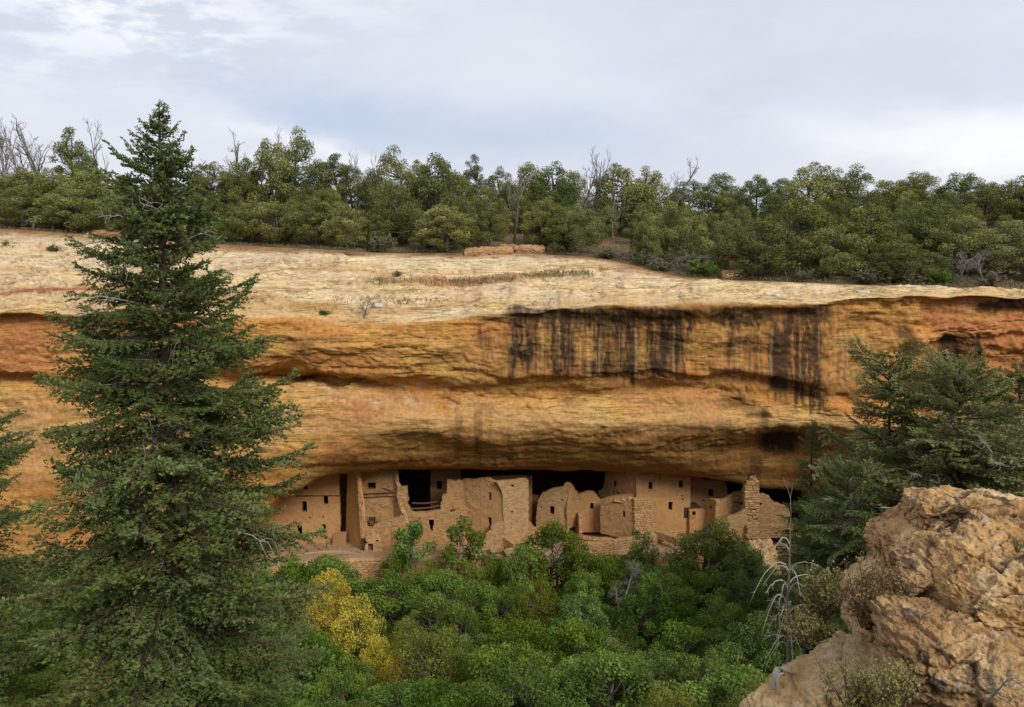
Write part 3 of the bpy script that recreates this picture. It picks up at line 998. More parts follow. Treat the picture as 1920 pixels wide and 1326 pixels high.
def wall_mesh(name, pl, poly, holes, thick, mat, relief=0.03, rng=rs, grid=0.28):
    """a real wall: front and back skin, thickness shown at edges and in the openings"""
    V = [tuple(q) for q in poly]
    E_ = [(i, (i + 1) % len(poly)) for i in range(len(poly))]
    for hpoly in holes:
        o = len(V)
        V += [tuple(q) for q in hpoly]
        E_ += [(o + i, o + (i + 1) % len(hpoly)) for i in range(len(hpoly))]
    nb = len(V)
    lo, hi = poly.min(0), poly.max(0)
    gu, gz = np.meshgrid(np.arange(lo[0], hi[0], grid), np.arange(lo[1], hi[1], grid))
    gp = np.stack([gu.ravel(), gz.ravel()], 1) + rng.uniform(-0.09, 0.09, (gu.size, 2))
    ok = in_poly(gp, poly)
    for hpoly in holes:
        ok &= ~in_poly(gp, hpoly)
    for q in np.array(V):
        ok &= np.linalg.norm(gp - q, axis=1) > 0.09
    V += [tuple(q) for q in gp[ok]]
    r = delaunay_2d_cdt([Vector(v) for v in V], E_, [], 0, 1e-5)
    pv = np.array([tuple(v) for v in r[0]])
    tri = np.array(r[2])
    cen = pv[tri].mean(1)
    keep = in_poly(cen, poly)
    for hpoly in holes:
        keep &= ~in_poly(cen, hpoly)
    tri = tri[keep]
    ar = np.cross(pv[tri[:, 1]] - pv[tri[:, 0]], pv[tri[:, 2]] - pv[tri[:, 0]])
    tri[ar < 0] = tri[ar < 0][:, ::-1]
    n = len(pv)
    dep = relief * fbm(pv[:, 0] / 0.5, pv[:, 1] / 0.35, 3.3 + rng.rand(), 3)
    F = pl.xyz(pv[:, 0], pv[:, 1], dep)
    B = pl.xyz(pv[:, 0], pv[:, 1], thick + dep * 0.5)
    ed = np.concatenate([tri[:, [0, 1]], tri[:, [1, 2]], tri[:, [2, 0]]])
    key = {}
    for a, b in ed:
        key[(a, b)] = 1
    bd = np.array([(a, b) for (a, b) in key if (b, a) not in key])
    side = np.stack([bd[:, 0], bd[:, 0] + n, bd[:, 1] + n, bd[:, 1]], 1)
    VV = np.concatenate([F, B])
    uv = np.concatenate([pv, pv + 0.21])
    uvw = np.stack([uv[:, 0], uv[:, 1], np.zeros(2 * n), np.ones(2 * n)], 1)
    # front must face the viewer
    me = mesh_np(name, VV, [np.concatenate([tri, tri[:, ::-1] + n]), side], [mat], False, pcol={'wall_uv': uvw})
    return me


def window_mesh(name, pl, hpoly, thick, flare=0.7, depth=1.3):
    """jambs of an opening and the small dark room behind it"""
    h = np.asarray(hpoly)
    c = h.mean(0)
    ins = c + (h - c) * 0.985
    k = len(h)
    big = np.array([[h[:, 0].min() - flare, h[:, 1].min() - 0.35], [h[:, 0].max() + flare, h[:, 1].min() - 0.35],
                    [h[:, 0].max() + flare, h[:, 1].max() + 0.3], [h[:, 0].min() - flare, h[:, 1].max() + 0.3]])
    mb = MB()
    i = np.arange(k)
    j = (i + 1) % k
    mb.add(np.concatenate([pl.xyz(ins[:, 0], ins[:, 1], 0.05), pl.xyz(ins[:, 0], ins[:, 1], thick + 0.004)]),
           np.stack([i, j, j + k, i + k], 1), mat=0)
    t2 = thick + 0.004
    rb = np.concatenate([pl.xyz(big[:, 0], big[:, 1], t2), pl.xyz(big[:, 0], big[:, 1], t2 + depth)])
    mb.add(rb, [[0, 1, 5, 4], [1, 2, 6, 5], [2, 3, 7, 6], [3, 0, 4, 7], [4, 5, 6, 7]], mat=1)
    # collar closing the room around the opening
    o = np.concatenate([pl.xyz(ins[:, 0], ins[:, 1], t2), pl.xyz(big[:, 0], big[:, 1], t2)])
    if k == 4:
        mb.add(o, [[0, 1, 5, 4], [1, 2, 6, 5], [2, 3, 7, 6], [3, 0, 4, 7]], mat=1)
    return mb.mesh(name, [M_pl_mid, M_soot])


def rect(pl, px, py, w, h, rng=rs, jit=0.012):
    c = pl.uv(px, py)
    a, b = pl.uv(px - w / 2, py + h / 2), pl.uv(px + w / 2, py - h / 2)
    q = np.array([[a[0], a[1]], [b[0], a[1]], [b[0], b[1]], [a[0], b[1]]])
    return q + rng.uniform(-jit, jit, q.shape)


def tdoor(pl, px, py, w, h):
    """T-shaped doorway: wide above, narrow below"""
    a, b = pl.uv(px - w / 2, py + h / 2), pl.uv(px + w / 2, py - h / 2)
    m = a[1] + (b[1] - a[1]) * 0.42
    q = (b[0] - a[0]) * 0.22
    return np.array([[a[0] + q, a[1]], [b[0] - q, a[1]], [b[0] - q, m], [b[0], m], [b[0], b[1]], [a[0], b[1]], [a[0], m], [a[0] + q, m]])


def wall(parent, pa, pb, outline, wins=(), doors=(), thick=0.42, mat=None, step=0.16, amp=0.045, zfree=None, name='wall', relief=0.03, vents=(), lintels=True):
    pl = Plane(pa, pb)
    poly = np.array([pl.uv(*q) for q in outline])
    ar = 0.5 * np.sum(poly[:, 0] * np.roll(poly[:, 1], -1) - np.roll(poly[:, 0], -1) * poly[:, 1])
    if ar < 0:
        poly = poly[::-1]
    zf = poly[:, 1].min() + 0.25 if zfree is None else zfree
    poly = rag(poly, step, amp, zf, rs)
    hw = [rect(pl, *w) for w in wins]
    hd = [tdoor(pl, *w) for w in doors]
    hv = [rect(pl, *w, jit=0.03) for w in vents]
    me = wall_mesh(name, pl, poly, hw + hd + hv, thick, mat or M_pl_mid, relief)
    o = link(name, me, parent)
    for k, hp in enumerate(hw):
        w_ = link('window', window_mesh('window', pl, hp, thick), parent)
        if lintels:
            u0, u1 = hp[:, 0].min(), hp[:, 0].max()
            zt, zb = hp[:, 1].max(), hp[:, 1].min()
            for (nm_, za, zc_, e) in (('lintel', zt + 0.005, zt + 0.085, 0.12), ('sill', zb - 0.075, zb - 0.004, 0.06)):
                v = np.concatenate([pl.xyz([u0 - e, u1 + e, u1 + e, u0 - e], [za, za, zc_, zc_], -0.028), pl.xyz([u0 - e, u1 + e, u1 + e, u0 - e], [za, za, zc_, zc_], thick * 0.6)])
                mb = MB()
                mb.add(v, [[0, 1, 2, 3], [0, 4, 5, 1], [3, 2, 6, 7], [0, 3, 7, 4], [1, 5, 6, 2]])
                link(nm_, mb.mesh(nm_, [M_stone]), w_)
    for hp in hd:
        link('door', window_mesh('door', pl, hp, thick), parent)
    for hp in hv:
        link('vent_hole', window_mesh('vent_hole', pl, hp, thick, 0.15, 0.5), parent)
    return o, pl


def stone_protos(n=5):
    out = []
    for k in range(n):
        v = np.array([[x, y, z] for x in (-.5, .5) for y in (-.5, .5) for z in (-.5, .5)]) + rs.uniform(-.09, .09, (8, 3))
        mb = MB()
        # chamfered block: 8 corners pulled into 24 points is overkill at this size; use a jittered block with a split front
        fr = v[[0, 1, 4, 5]].mean(0) + np.array([0, -0.10, 0])
        V = np.concatenate([v, fr[None]])
        mb.add(V, [[2, 3, 7, 6], [0, 2, 6, 4], [1, 5, 7, 3], [0, 1, 3, 2], [4, 6, 7, 5]], [[0, 4, 8], [4, 5, 8], [5, 1, 8], [1, 0, 8]])
        me = mb.mesh('stone', [M_stone])
        out.append(me)
    return out


STONES = stone_protos()


def lay_stones(parent, pl, u_lo, u_hi, z0, z1, course=0.17, width=0.34, depth=0.34, d0=0.0, edge=0.05, gap=0.02, name='stone', proud=0.035):
    """courses of separate stones; u_lo / u_hi give the wall's ends at height z"""
    z = z0
    cnt = 0
    while z < z1 - 0.05:
        hgt = course * rs.uniform(0.75, 1.25)
        zc_ = z + hgt / 2
        a, b = u_lo(zc_) + rs.uniform(-edge, edge), u_hi(zc_) + rs.uniform(-edge, edge)
        u = a
        while u < b - 0.06:
            w = min(width * rs.uniform(0.6, 1.5), b - u)
            if b - (u + w) < 0.1:
                w = b - u
            o = link(name, STONES[rs.randint(len(STONES))], parent)
            q = pl.xyz(u + w / 2, zc_, d0 + depth / 2 - rs.uniform(0, proud))
            o.location = q
            o.scale = (w - gap, depth, hgt - gap * 0.7)
            o.rotation_euler = (rs.uniform(-.03, .03), rs.uniform(-.05, .05), math.atan2(pl.d[1], pl.d[0]) + rs.uniform(-.05, .05))
            u += w
            cnt += 1
        z += hgt
    return cnt


def fy(py, z=ZF):
    return float(y_floor(py, z))


def bld(name, label, cat, px, py, Y, group=None):
    return thing(name, label, cat, P(px, py, Y) * 0.0, group)


VILLAGE = 'rooms and walls of the cliff village'
# A: long back building at the village's far west end
b = bld('room_block', 'long plastered room block with six small windows beyond the round court', 'building', 0, 0, 0, VILLAGE)
wall(b, (440, 1024, 77.4), (662, 1018, 78.2), [(440, 1040), (638, 1035), (638, 960), (636, 915), (637, 882), (600, 872), (560, 870), (500, 880), (440, 905)],
     wins=[(571, 950, 8, 20), (611, 938, 8, 16), (515, 1002, 9, 16), (562, 996, 8, 19), (607, 990, 7, 14), (573, 914, 7, 8)], vents=[(581, 971, 4, 4), (606, 969, 3, 3)], mat=M_pl_smooth)
mb = MB()
plA = Plane((440, 1024, 77.4), (662, 1018, 78.2))
q0, q1 = plA.uv(546, 930), plA.uv(640, 929)
mb.tube([plA.xyz(q0[0], q0[1], -0.03), plA.xyz(q1[0], q1[1], -0.03)], 0.06, 6)
link('floor_beam', mb.mesh('floor_beam', [M_beam]), b)

# B: dark recess wall between A and the tower
b = bld('recess_wall', 'shadowed back wall in the gap between room block and tall corner house', 'wall', 0, 0, 0, VILLAGE)
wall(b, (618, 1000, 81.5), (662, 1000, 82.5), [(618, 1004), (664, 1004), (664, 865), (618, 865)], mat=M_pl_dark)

# C: tall corner house whose front has fallen away
b = bld('corner_house', 'tall three storey corner house with its front wall fallen open', 'building', 0, 0, 0, VILLAGE)
YC = 75.6
wall(b, (647, 1033, 78.6), (679, 1040, YC), [(647, 1046), (679, 1052), (678, 960), (673, 925), (670, 900), (668, 868), (651, 868), (651, 900)],
     mat=M_pl_smooth, step=0.2)
wall(b, (676, 1030, YC), (760, 1030, YC + 0.2), [(679, 1050), (762, 1050), (760, 968), (752, 969), (736, 974), (716, 977), (706, 983), (697, 990), (690, 989), (683, 976), (680, 955), (679, 940), (673, 921), (672, 905), (671, 890), (669, 885)],
     vents=[(696, 983, 5, 4)], mat=M_pl_mid, step=0.12, amp=0.06)
wall(b, (668, 940, YC + 2.0), (745, 940, YC + 2.2), [(664, 978), (752, 978), (752, 915), (745, 912), (742, 895), (738, 868), (664, 868)],
     vents=[(697, 911, 15, 12)], mat=M_pl_mid, step=0.15, amp=0.05)
wall(b, (738, 930, YC + 2.1), (760, 968, YC + 0.4), [(738, 984), (760, 982), (757, 965), (752, 957), (750, 945), (747, 925), (746, 912), (742, 905), (741, 890), (738, 868), (737, 868)], mat=M_pl_stone, step=0.12, amp=0.05, thick=0.4)
plC = Plane((668, 940, YC + 2.0), (745, 940, YC + 2.2))
for k, (pa, pb_, r) in enumerate((((677, 926), (744, 922), 0.07), ((718, 914), (742, 923), 0.045))):
    mb = MB()
    q0, q1 = plC.uv(*pa), plC.uv(*pb_)
    mb.tube([plC.xyz(q0[0], q0[1], -0.12), plC.xyz(q1[0], q1[1], -0.15)], r, 6)
    link('floor_beam', mb.mesh('floor_beam', [M_beam]), b)
ledge = MB()
q0, q1 = plC.uv(674, 927), plC.uv(746, 924)
for (ua, ub) in [(q0[0], q1[0])]:
    ledge.box(plC.xyz((ua + ub) / 2, q0[1] - 0.1, -0.12), (ub - ua, 0.34, 0.10), (0, -0.03, math.atan2(plC.d[1], plC.d[0])))
link('floor_ledge', ledge.mesh('floor_ledge', [M_pl_mid]), b)

# D: front wall with the collapsed gap and T shaped door
b = bld('gapped_house', 'plastered house with a wide broken gap in its upper wall and a tall doorway', 'building', 0, 0, 0, VILLAGE)
YD = 77.2
wall(b, (744, 1010, YD - 0.4), (880, 1010, YD + 0.2), [(752, 1040), (884, 1040), (881, 988), (876, 970), (873, 955), (870, 930), (869, 905), (862, 901), (850, 902), (839, 901), (837, 926), (830, 929), (829, 940), (826, 944), (826, 956),
                                                       (812, 959), (795, 961), (776, 961), (770, 957), (768, 950), (764, 948), (767, 936), (764, 928), (764, 913), (745, 914), (744, 930), (750, 960), (752, 985)],
     doors=[(809, 985, 9, 21)], vents=[(786, 972, 3, 3)], mat=M_pl_mid, step=0.13, amp=0.05)
plD = Plane((744, 1010, YD - 0.4), (880, 1010, YD + 0.2))
q0 = plD.uv(851, 954)
mb = MB()
mb.tube([plD.xyz(q0[0] - 0.28, q0[1], -0.22), plD.xyz(q0[0] + 0.22, q0[1] + 0.03, -0.18)], 0.075, 7)
link('beam_stub', mb.mesh('beam_stub', [M_beam]), b)
for k, (pa, pb_, dp) in enumerate((((768, 956), (825, 950), 0.35), ((772, 949), (822, 946), 0.9))):
    q0, q1 = plD.uv(*pa), plD.uv(*pb_)
    tt = np.linspace(0, 1, 8)
    mb = MB()
    mb.tube(plD.xyz(q0[0] + (q1[0] - q0[0]) * tt, q0[1] + (q1[1] - q0[1]) * tt - 0.12 * np.sin(np.pi * tt), dp), 0.085, 7)
    link('roof_beam', mb.mesh('roof_beam', [M_beam]), b)
# E: room wall deep in the shade behind the gap
b = bld('shaded_room', 'dim upper room wall with one window seen through the broken gap', 'building', 0, 0, 0, VILLAGE)
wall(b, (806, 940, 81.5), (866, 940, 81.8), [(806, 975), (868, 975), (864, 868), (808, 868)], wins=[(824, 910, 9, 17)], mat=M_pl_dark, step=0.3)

# F/G: curved house left of the bright tower
b = bld('curved_house', 'rounded plaster house with two narrow openings beside the bright square tower', 'building', 0, 0, 0, VILLAGE)
YG = 76.9
wall(b, (866, 1000, YG + 0.9), (902, 1003, YG + 0.25), [(868, 1030), (902, 1034), (902, 897), (890, 899), (876, 898), (866, 900)], mat=M_pl_mid, step=0.14, amp=0.05)
wall(b, (901, 1003, YG + 0.25), (946, 1010, YG - 0.9), [(901, 1036), (944, 1040), (942, 990), (943, 960), (940, 930), (934, 915), (926, 903), (916, 897), (901, 897)],
     wins=[(919, 931, 5, 15)], doors=[(918, 982, 7, 22)], mat=M_pl_smooth, step=0.14, amp=0.04)
# H: square tower catching the light
b = bld('square_tower', 'bright square masonry tower with two small holes in its pale front', 'tower', 0, 0, 0, VILLAGE)
wall(b, (940, 1006, YG - 1.0), (992, 1004, YG - 0.2), [(944, 1022), (991, 1018), (991, 900), (986, 897), (960, 901), (930, 903), (936, 912), (941, 922), (943, 935), (943, 960), (945, 980)],
     vents=[(961, 911, 5, 5), (961, 960, 4, 4)], mat=M_pl_stone, step=0.12, amp=0.03, thick=0.4)
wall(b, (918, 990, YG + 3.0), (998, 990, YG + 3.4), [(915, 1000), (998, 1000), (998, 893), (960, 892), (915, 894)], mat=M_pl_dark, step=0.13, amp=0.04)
plH = Plane((940, 1006, YG - 1.0), (992, 1004, YG - 0.2))
# masonry steps and splayed foot beside it
b = bld('masonry_buttress', 'stepped stone buttress at the dark corner of the square tower', 'wall', 0, 0, 0, VILLAGE)
wall(b, (905, 1020, YG - 1.1), (945, 1024, YG - 1.5), [(905, 1042), (945, 1046), (943, 980), (930, 981), (921, 985), (920, 994), (912, 1000), (908, 1010)], mat=M_pl_stone, step=0.12, amp=0.05)
b = bld('low_foot_wall', 'low sloping foot wall running out from the square tower to the terrace', 'wall', 0, 0, 0, VILLAGE)
wall(b, (942, 1010, YG - 1.3), (962, 1024, YG - 2.6), [(942, 1026), (963, 1030), (962, 1020), (950, 1012), (943, 1006)], mat=M_pl_stone, step=0.15, thick=0.35)
b = bld('side_foot_wall', 'small slanting wall between square tower and stone house with one window', 'wall', 0, 0, 0, VILLAGE)
wall(b, (984, 1000, YG + 0.2), (1012, 995, YG + 1.0), [(984, 1012), (1014, 1004), (1010, 992), (1000, 985), (990, 975), (984, 976)], mat=M_pl_mid, step=0.13)

# I: small broken rooms in front of the corner house
b = bld('broken_closet', 'small broken stone closet with a low doorway at the corner house foot', 'wall', 0, 0, 0, VILLAGE)
YI = 74.9
wall(b, (682, 1048, YI), (716, 1048, YI + 0.2), [(684, 1062), (718, 1062), (716, 1004), (710, 1002), (698, 1003), (688, 1006), (684, 1010), (690, 1018), (684, 1025)],
     wins=[(695, 1028, 9, 17)], vents=[(707, 1014, 4, 4)], mat=M_pl_stone, step=0.12, amp=0.06, lintels=False)
b = bld('rounded_bin', 'rounded plaster bin wall with a small hole beside the broken closet', 'wall', 0, 0, 0, VILLAGE)
wall(b, (715, 1040, YI + 0.3), (735, 1040, YI + 0.8), [(714, 1058), (735, 1056), (733, 998), (724, 996), (715, 1000)], mat=M_pl_mid, step=0.15)
wall(b, (733, 1040, YI + 0.8), (760, 1036, YI + 0.2), [(733, 1056), (758, 1056), (756, 1020), (752, 1006), (746, 1001), (733, 998)], vents=[(742, 1008, 4, 4)], mat=M_pl_mid, step=0.15)
b = bld('leaning_pole', 'short pale pole leaning on the rounded bin wall', 'pole', 0, 0, 0)
mb = MB()
mb.tube([P(742, 1020, YI + 0.1), P(752, 1011, YI)], [0.05, 0.05], 6)
link('shaft', mb.mesh('shaft', [M_dead]), b)
b.name = 'leaning_pole'

# M: slabs on the court
def slab(name, label, pts, Y, th, mat, lean=0.25, cat='slab'):
    pts3 = np.array([at(px, py, Y) for px, py in pts])
    zmin = pts3[:, 2].min()
    pts3[:, 1] += (pts3[:, 2] - zmin) * lean
    back = pts3 + np.array([0, th, 0])
    n = len(pts)
    V = np.concatenate([pts3, back, pts3.mean(0)[None] - [0, th * 0.15, 0], back.mean(0)[None]])
    T = [[i, (i + 1) % n, 2 * n] for i in range(n)] + [[n + (i + 1) % n, n + i, 2 * n + 1] for i in range(n)]
    Q = [[i, n + i, n + (i + 1) % n, (i + 1) % n] for i in range(n)]
    return tag(link(name, mesh_np(name, V, [np.array(Q), np.array(T)], [mat])), label, cat)


slab('leaning_slab', 'large pale slab leaning on the corner house beside the round court', [(622, 1026), (648, 1024), (648, 1001), (632, 1001), (624, 1006)], 76.9, 0.25, M_pl_stone)
slab('small_slab', 'little upright pale slab standing under the room block windows', [(579, 1019), (587, 1019), (586, 1007), (579, 1005)], 77.3, 0.15, M_rock_pale)

# ladder poles rising from the kiva
b = bld('kiva_ladder', 'dark ladder with two thin poles sticking up from the round court', 'ladder', 0, 0, 0)
for (a, c_) in (((610, 1046), (613, 1014)), ((603, 1046), (605, 1030))):
    mb = MB()
    mb.tube([P(*a, 75.8), P(*c_, 75.9)], 0.04, 5)
    link('pole', mb.mesh('pole', [M_post]), b)


def kiva(name, label, px, py, wpx, z, ry, mats, depth=0.9, rim=0.12, rimh=0.06):
    yk = fy(py, z)
    c = P(px, py, yk)
    rx = 0.5 * wpx / 1500.0 * yk / 0.95
    k = thing(name, label, 'kiva', (c.x, c.y, z))
    th = np.linspace(0, 2 * np.pi, 56, endpoint=False)
    rr = 1 + 0.03 * fbm(np.cos(th) * 2, np.sin(th) * 2, px * 0.1, 3)
    ring = lambda f, h: np.stack([rx * f * rr * np.cos(th), ry * f * rr * np.sin(th), np.full(56, h) + 0.04 * fbm(np.cos(th) * 4 * f, np.sin(th) * 4 * f, px, 2)], 1)
    rings = [ring(1 + rim * 1.6, -0.15), ring(1 + rim, rimh), ring(1.0, rimh), ring(0.97, -depth)]
    V = np.concatenate(rings)
    i = np.arange(56)
    j = (i + 1) % 56
    Q = np.concatenate([np.stack([q * 56 + i, q * 56 + j, (q + 1) * 56 + j, (q + 1) * 56 + i], 1) for q in range(3)])
    uvw = np.stack([np.tile(th * rx, 4), V[:, 2], np.zeros(224), np.ones(224)], 1)
    link('rim_wall', mesh_np('rim_wall', V, Q, [mats[0]], pcol={'wall_uv': uvw}), k)
    V = np.concatenate([ring(0.97, -depth), [[0, 0, -depth]]])
    link('sunken_floor', mesh_np('sunken_floor', V, np.stack([i, j, np.full(56, 56)], 1), [mats[1]]), k)
    return k


kiva('round_court', 'wide shallow round court ring in front of the long room block', 612, 1050, 128, ZF + 0.12, 2.1, (M_plaza, M_plaza), 0.10, 0.05, 0.05)
# sunken kiva: a real bowl standing proud as a low ring on the terrace
kiva('sunken_kiva', 'round sunken kiva with a red earth rim below the bright stone pier', 1124, 994, 92, ZF + 0.3, 2.1, (M_pl_mid, M_pl_smooth), 0.5, 0.16, 0.10)

# J, K: stonework below the left court
b = bld('court_retaining_wall', 'low retaining wall of loose pale stones under the round court', 'wall', 0, 0, 0, VILLAGE)
plJ = Plane((630, 1075, fy(1054) - 1.25), (740, 1070, fy(1050) - 1.25))
ua, ub = plJ.uv(634, 1070)[0], plJ.uv(726, 1070)[0]
zt, zb = plJ.uv(680, 1053)[1], plJ.uv(680, 1100)[1]
lay_stones(b, plJ, lambda z: ua - 0.2 * (z - zb), lambda z: ub, zb, zt, 0.19, 0.5, 0.5)
mb = MB()
mb.box(plJ.xyz((ua + ub) / 2, (zb + zt) / 2 - 0.1, 0.42), (ub - ua - 0.1, 0.3, zt - zb - 0.1), (0, 0, math.atan2(plJ.d[1], plJ.d[0])))
link('rubble_core', mb.mesh('rubble_core', [M_pl_mid]), b)
b = bld('stone_pier', 'short round pier of coursed stones between court wall and leafy oak', 'pier', 0, 0, 0, VILLAGE)
plK = Plane((742, 1050, fy(1046) - 1.2), (776, 1050, fy(1046) - 1.1))
ua2, ub2 = plK.uv(745, 1040)[0], plK.uv(773, 1040)[0]
lay_stones(b, plK, lambda z: ua2, lambda z: ub2, plK.uv(760, 1060)[1], plK.uv(760, 1021)[1], 0.15, 0.4, 0.6)

# rubble stones among the oaks under the village
for k, (px, py, w, hgt) in enumerate([(812, 1050, 30, 16), (838, 1052, 26, 15), (795, 1058, 22, 12), (858, 1046, 20, 12), (928, 1030, 24, 10), (955, 1034, 26, 9), (905, 1044, 22, 10), (980, 1036, 24, 9), (1002, 1030, 20, 8), (690, 1052, 16, 14)]):
    Y = 74.2 if k else 74.4
    Vb = np.array([[x, y, z] for x in (-.5, .5) for y in (-.5, .5) for z in (-.5, .5)]) + rs.uniform(-.16, .16, (8, 3))
    mb = MB()
    mb.add(Vb, [[0, 1, 3, 2], [4, 6, 7, 5], [0, 4, 5, 1], [2, 3, 7, 6], [0, 2, 6, 4], [1, 5, 7, 3]])
    o = link('fallen_block', mb.mesh('fallen_block', [M_rock_pale]))
    o.location = P(px, py, Y)
    o.scale = (w / 20.0, 0.8, hgt / 20.0)
    o.rotation_euler = (0, rs.uniform(-.15, .15), rs.uniform(-.5, .5))
    tag(o, ['pale fallen block, broad one at the foot of the doorway wall', 'pale fallen block just east of the broad one', 'small pale fallen block west of the broad one', 'pale fallen block under the leafy oak sprig', 'pale flat block at the foot of the stepped buttress',
            'long flat block below the low foot wall', 'block half hidden in leaves below the stepped buttress', 'flat block on the terrace lip below the square tower', 'small flat block beside the big round oak on the terrace lip', 'upright stub of stone under the broken closet'][k], 'stone', 'fallen blocks along the terrace lip')

# P: round stone house
b = bld('stone_house', 'rough stone house with one square window and a stepped broken top', 'building', 0, 0, 0, VILLAGE)
YP = 78.4
wall(b, (1006, 985, YP + 0.8), (1066, 985, YP - 0.4), [(1004, 1000), (1066, 1000), (1064, 950), (1068, 925), (1069, 907), (1059, 906), (1057, 913), (1044, 915), (1034, 917), (1026, 921), (1016, 926), (1010, 935), (1007, 950)],
     wins=[(1035, 957, 9, 14)], vents=[(1054, 938, 4, 3), (1015, 951, 3, 3)], mat=M_pl_stone, step=0.13, amp=0.06)
wall(b, (1066, 985, YP - 0.4), (1086, 980, YP + 0.6), [(1064, 992), (1086, 985), (1085, 924), (1078, 917), (1073, 908), (1068, 907), (1066, 930), (1063, 955)], mat=M_pl_mid, step=0.13, amp=0.05)
wall(b, (990, 970, YP + 4.0), (1008, 970, YP + 4.0), [(988, 985), (1010, 985), (1010, 930), (988, 929)], mat=M_pl_dark)
# Q: long low wall between stone house and the big house
b = bld('long_room_wall', 'long plaster wall with two small windows behind the sunken kiva', 'wall', 0, 0, 0, VILLAGE)
wall(b, (1080, 975, YP + 0.9), (1196, 975, YP + 0.6), [(1078, 998), (1196, 998), (1196, 925), (1160, 930), (1140, 933), (1126, 938), (1118, 928), (1112, 922), (1100, 922), (1090, 925), (1085, 927), (1078, 925)],
     wins=[(1110, 949, 6, 12), (1140, 955, 7, 14)], mat=M_pl_smooth, step=0.14, amp=0.04)
wall(b, (1082, 978, YP + 0.4), (1085, 990, YP - 0.8), [(1081, 996), (1086, 1000), (1085, 966), (1082, 960)], mat=M_pl_mid, thick=0.35)
# R, S: the big plastered house
b = bld('tall_plastered_house', 'tall smooth plastered house with three windows touching the cave roof', 'building', 0, 0, 0, VILLAGE)
YS = 78.6
wall(b, (1193, 1000, YS), (1296, 1000, YS + 0.9), [(1193, 1026), (1297, 1026), (1294, 960), (1295, 900), (1294, 878), (1193, 866)],
     wins=[(1220, 911, 8, 14), (1277, 908, 8, 14), (1257, 949, 8, 16)], vents=[(1237, 897, 4, 4), (1279, 930, 4, 2.5), (1280, 936, 4, 2.5), (1269, 929, 2, 2)], mat=M_pl_smooth, step=0.3, amp=0.015, relief=0.02)
wall(b, (1130, 985, YS + 3.4), (1193, 1000, YS + 0.02), [(1130, 1005), (1194, 1020), (1194, 866), (1150, 868), (1136, 878), (1134, 900), (1130, 916), (1122, 920), (1120, 940)],
     wins=[(1153, 907, 5, 11)], vents=[(1151, 922, 3.5, 3), (1158, 924, 5, 3)], mat=M_pl_smooth, step=0.2, amp=0.03)
# T: low front room wall left of the bright pier
b = bld('front_room_wall', 'brown front room wall with a blocked window and stepped slab top', 'wall', 0, 0, 0, VILLAGE)
wall(b, (1124, 985, YS - 0.6), (1190, 1000, YS - 2.0), [(1126, 1000), (1190, 1016), (1189, 944), (1178, 938), (1165, 941), (1150, 942), (1145, 936), (1135, 936), (1127, 941), (1125, 960)],
     vents=[(1170, 964, 5, 11)], mat=M_pl_mid, step=0.14, amp=0.04, lintels=False)
for k, (px, py, w) in enumerate([(1160, 939, 18), (1176, 938, 22), (1184, 935, 14)]):
    o = link('cap_slab', STONES[k], b)
    o.location = P(px, py, YS - 1.2)
    o.scale = (w / 19.0, 0.6, 0.14)
    o.rotation_euler = (0, 0.2, -0.2)
# U: bright stone pier
b = bld('bright_stone_pier', 'bright pier of pale coursed stones in front of the tall plastered house', 'pier', 0, 0, 0, VILLAGE)
plU = Plane((1188, 1000, YS - 2.1), (1232, 1000, YS - 1.7))
uu = lambda px, py: plU.uv(px, py)[0]
zb, zt = plU.uv(1205, 1001)[1], plU.uv(1205, 936)[1]
u0a, u0b = uu(1189, 1000), uu(1189, 936)
u1a, u1b = uu(1233, 1000), uu(1219, 936)
lay_stones(b, plU, lambda z: u0a + (u0b - u0a) * (z - zb) / (zt - zb), lambda z: u1a + (u1b - u1a) * ((z - zb) / (zt - zb)) ** 0.8, zb, zt, 0.19, 0.42, 0.55, edge=0.07)
b = bld('low_wing_wall', 'low wing wall of stones running out from the bright pier foot', 'wall', 0, 0, 0, VILLAGE)
plw = Plane((1228, 1000, YS - 1.8), (1268, 1012, YS - 3.6))
zb2 = plw.uv(1250, 1016)[1]
lay_stones(b, plw, lambda z: 0.0, lambda z: plw.len, zb2, zb2 + 0.75, 0.18, 0.42, 0.4)
# W: front terrace wall, a curve of stones
b = bld('terrace_wall', 'long curving terrace wall of flat yellow stones below the sunken kiva', 'wall', 0, 0, 0, VILLAGE)
pts_w = [(1078, 1034), (1110, 1037), (1150, 1034), (1190, 1028), (1230, 1020), (1268, 1012)]
for (pa, pb_) in zip(pts_w[:-1], pts_w[1:]):
    Ya, Yb_ = 74.4, 74.4
    plw = Plane((pa[0], pa[1], fy(pa[1] - 8, ZF) - 1.5), (pb_[0], pb_[1], fy(pb_[1] - 8, ZF) - 1.5))
    zt_ = (plw.uv(pa[0], pa[1] - 17)[1] + plw.uv(pb_[0], pb_[1] - 17)[1]) / 2
    lay_stones(b, plw, lambda z: 0.0, lambda z: plw.len, zt_ - 1.25, zt_, 0.21, 0.52, 0.5, edge=0.02)
    mb = MB()
    mb.box(plw.xyz(plw.len / 2, zt_ - 0.75, 0.55), (plw.len, 0.6, 1.3), (0, 0, math.atan2(plw.d[1], plw.d[0])))
    link('rubble_core', mb.mesh('rubble_core', [M_pl_mid]), b)
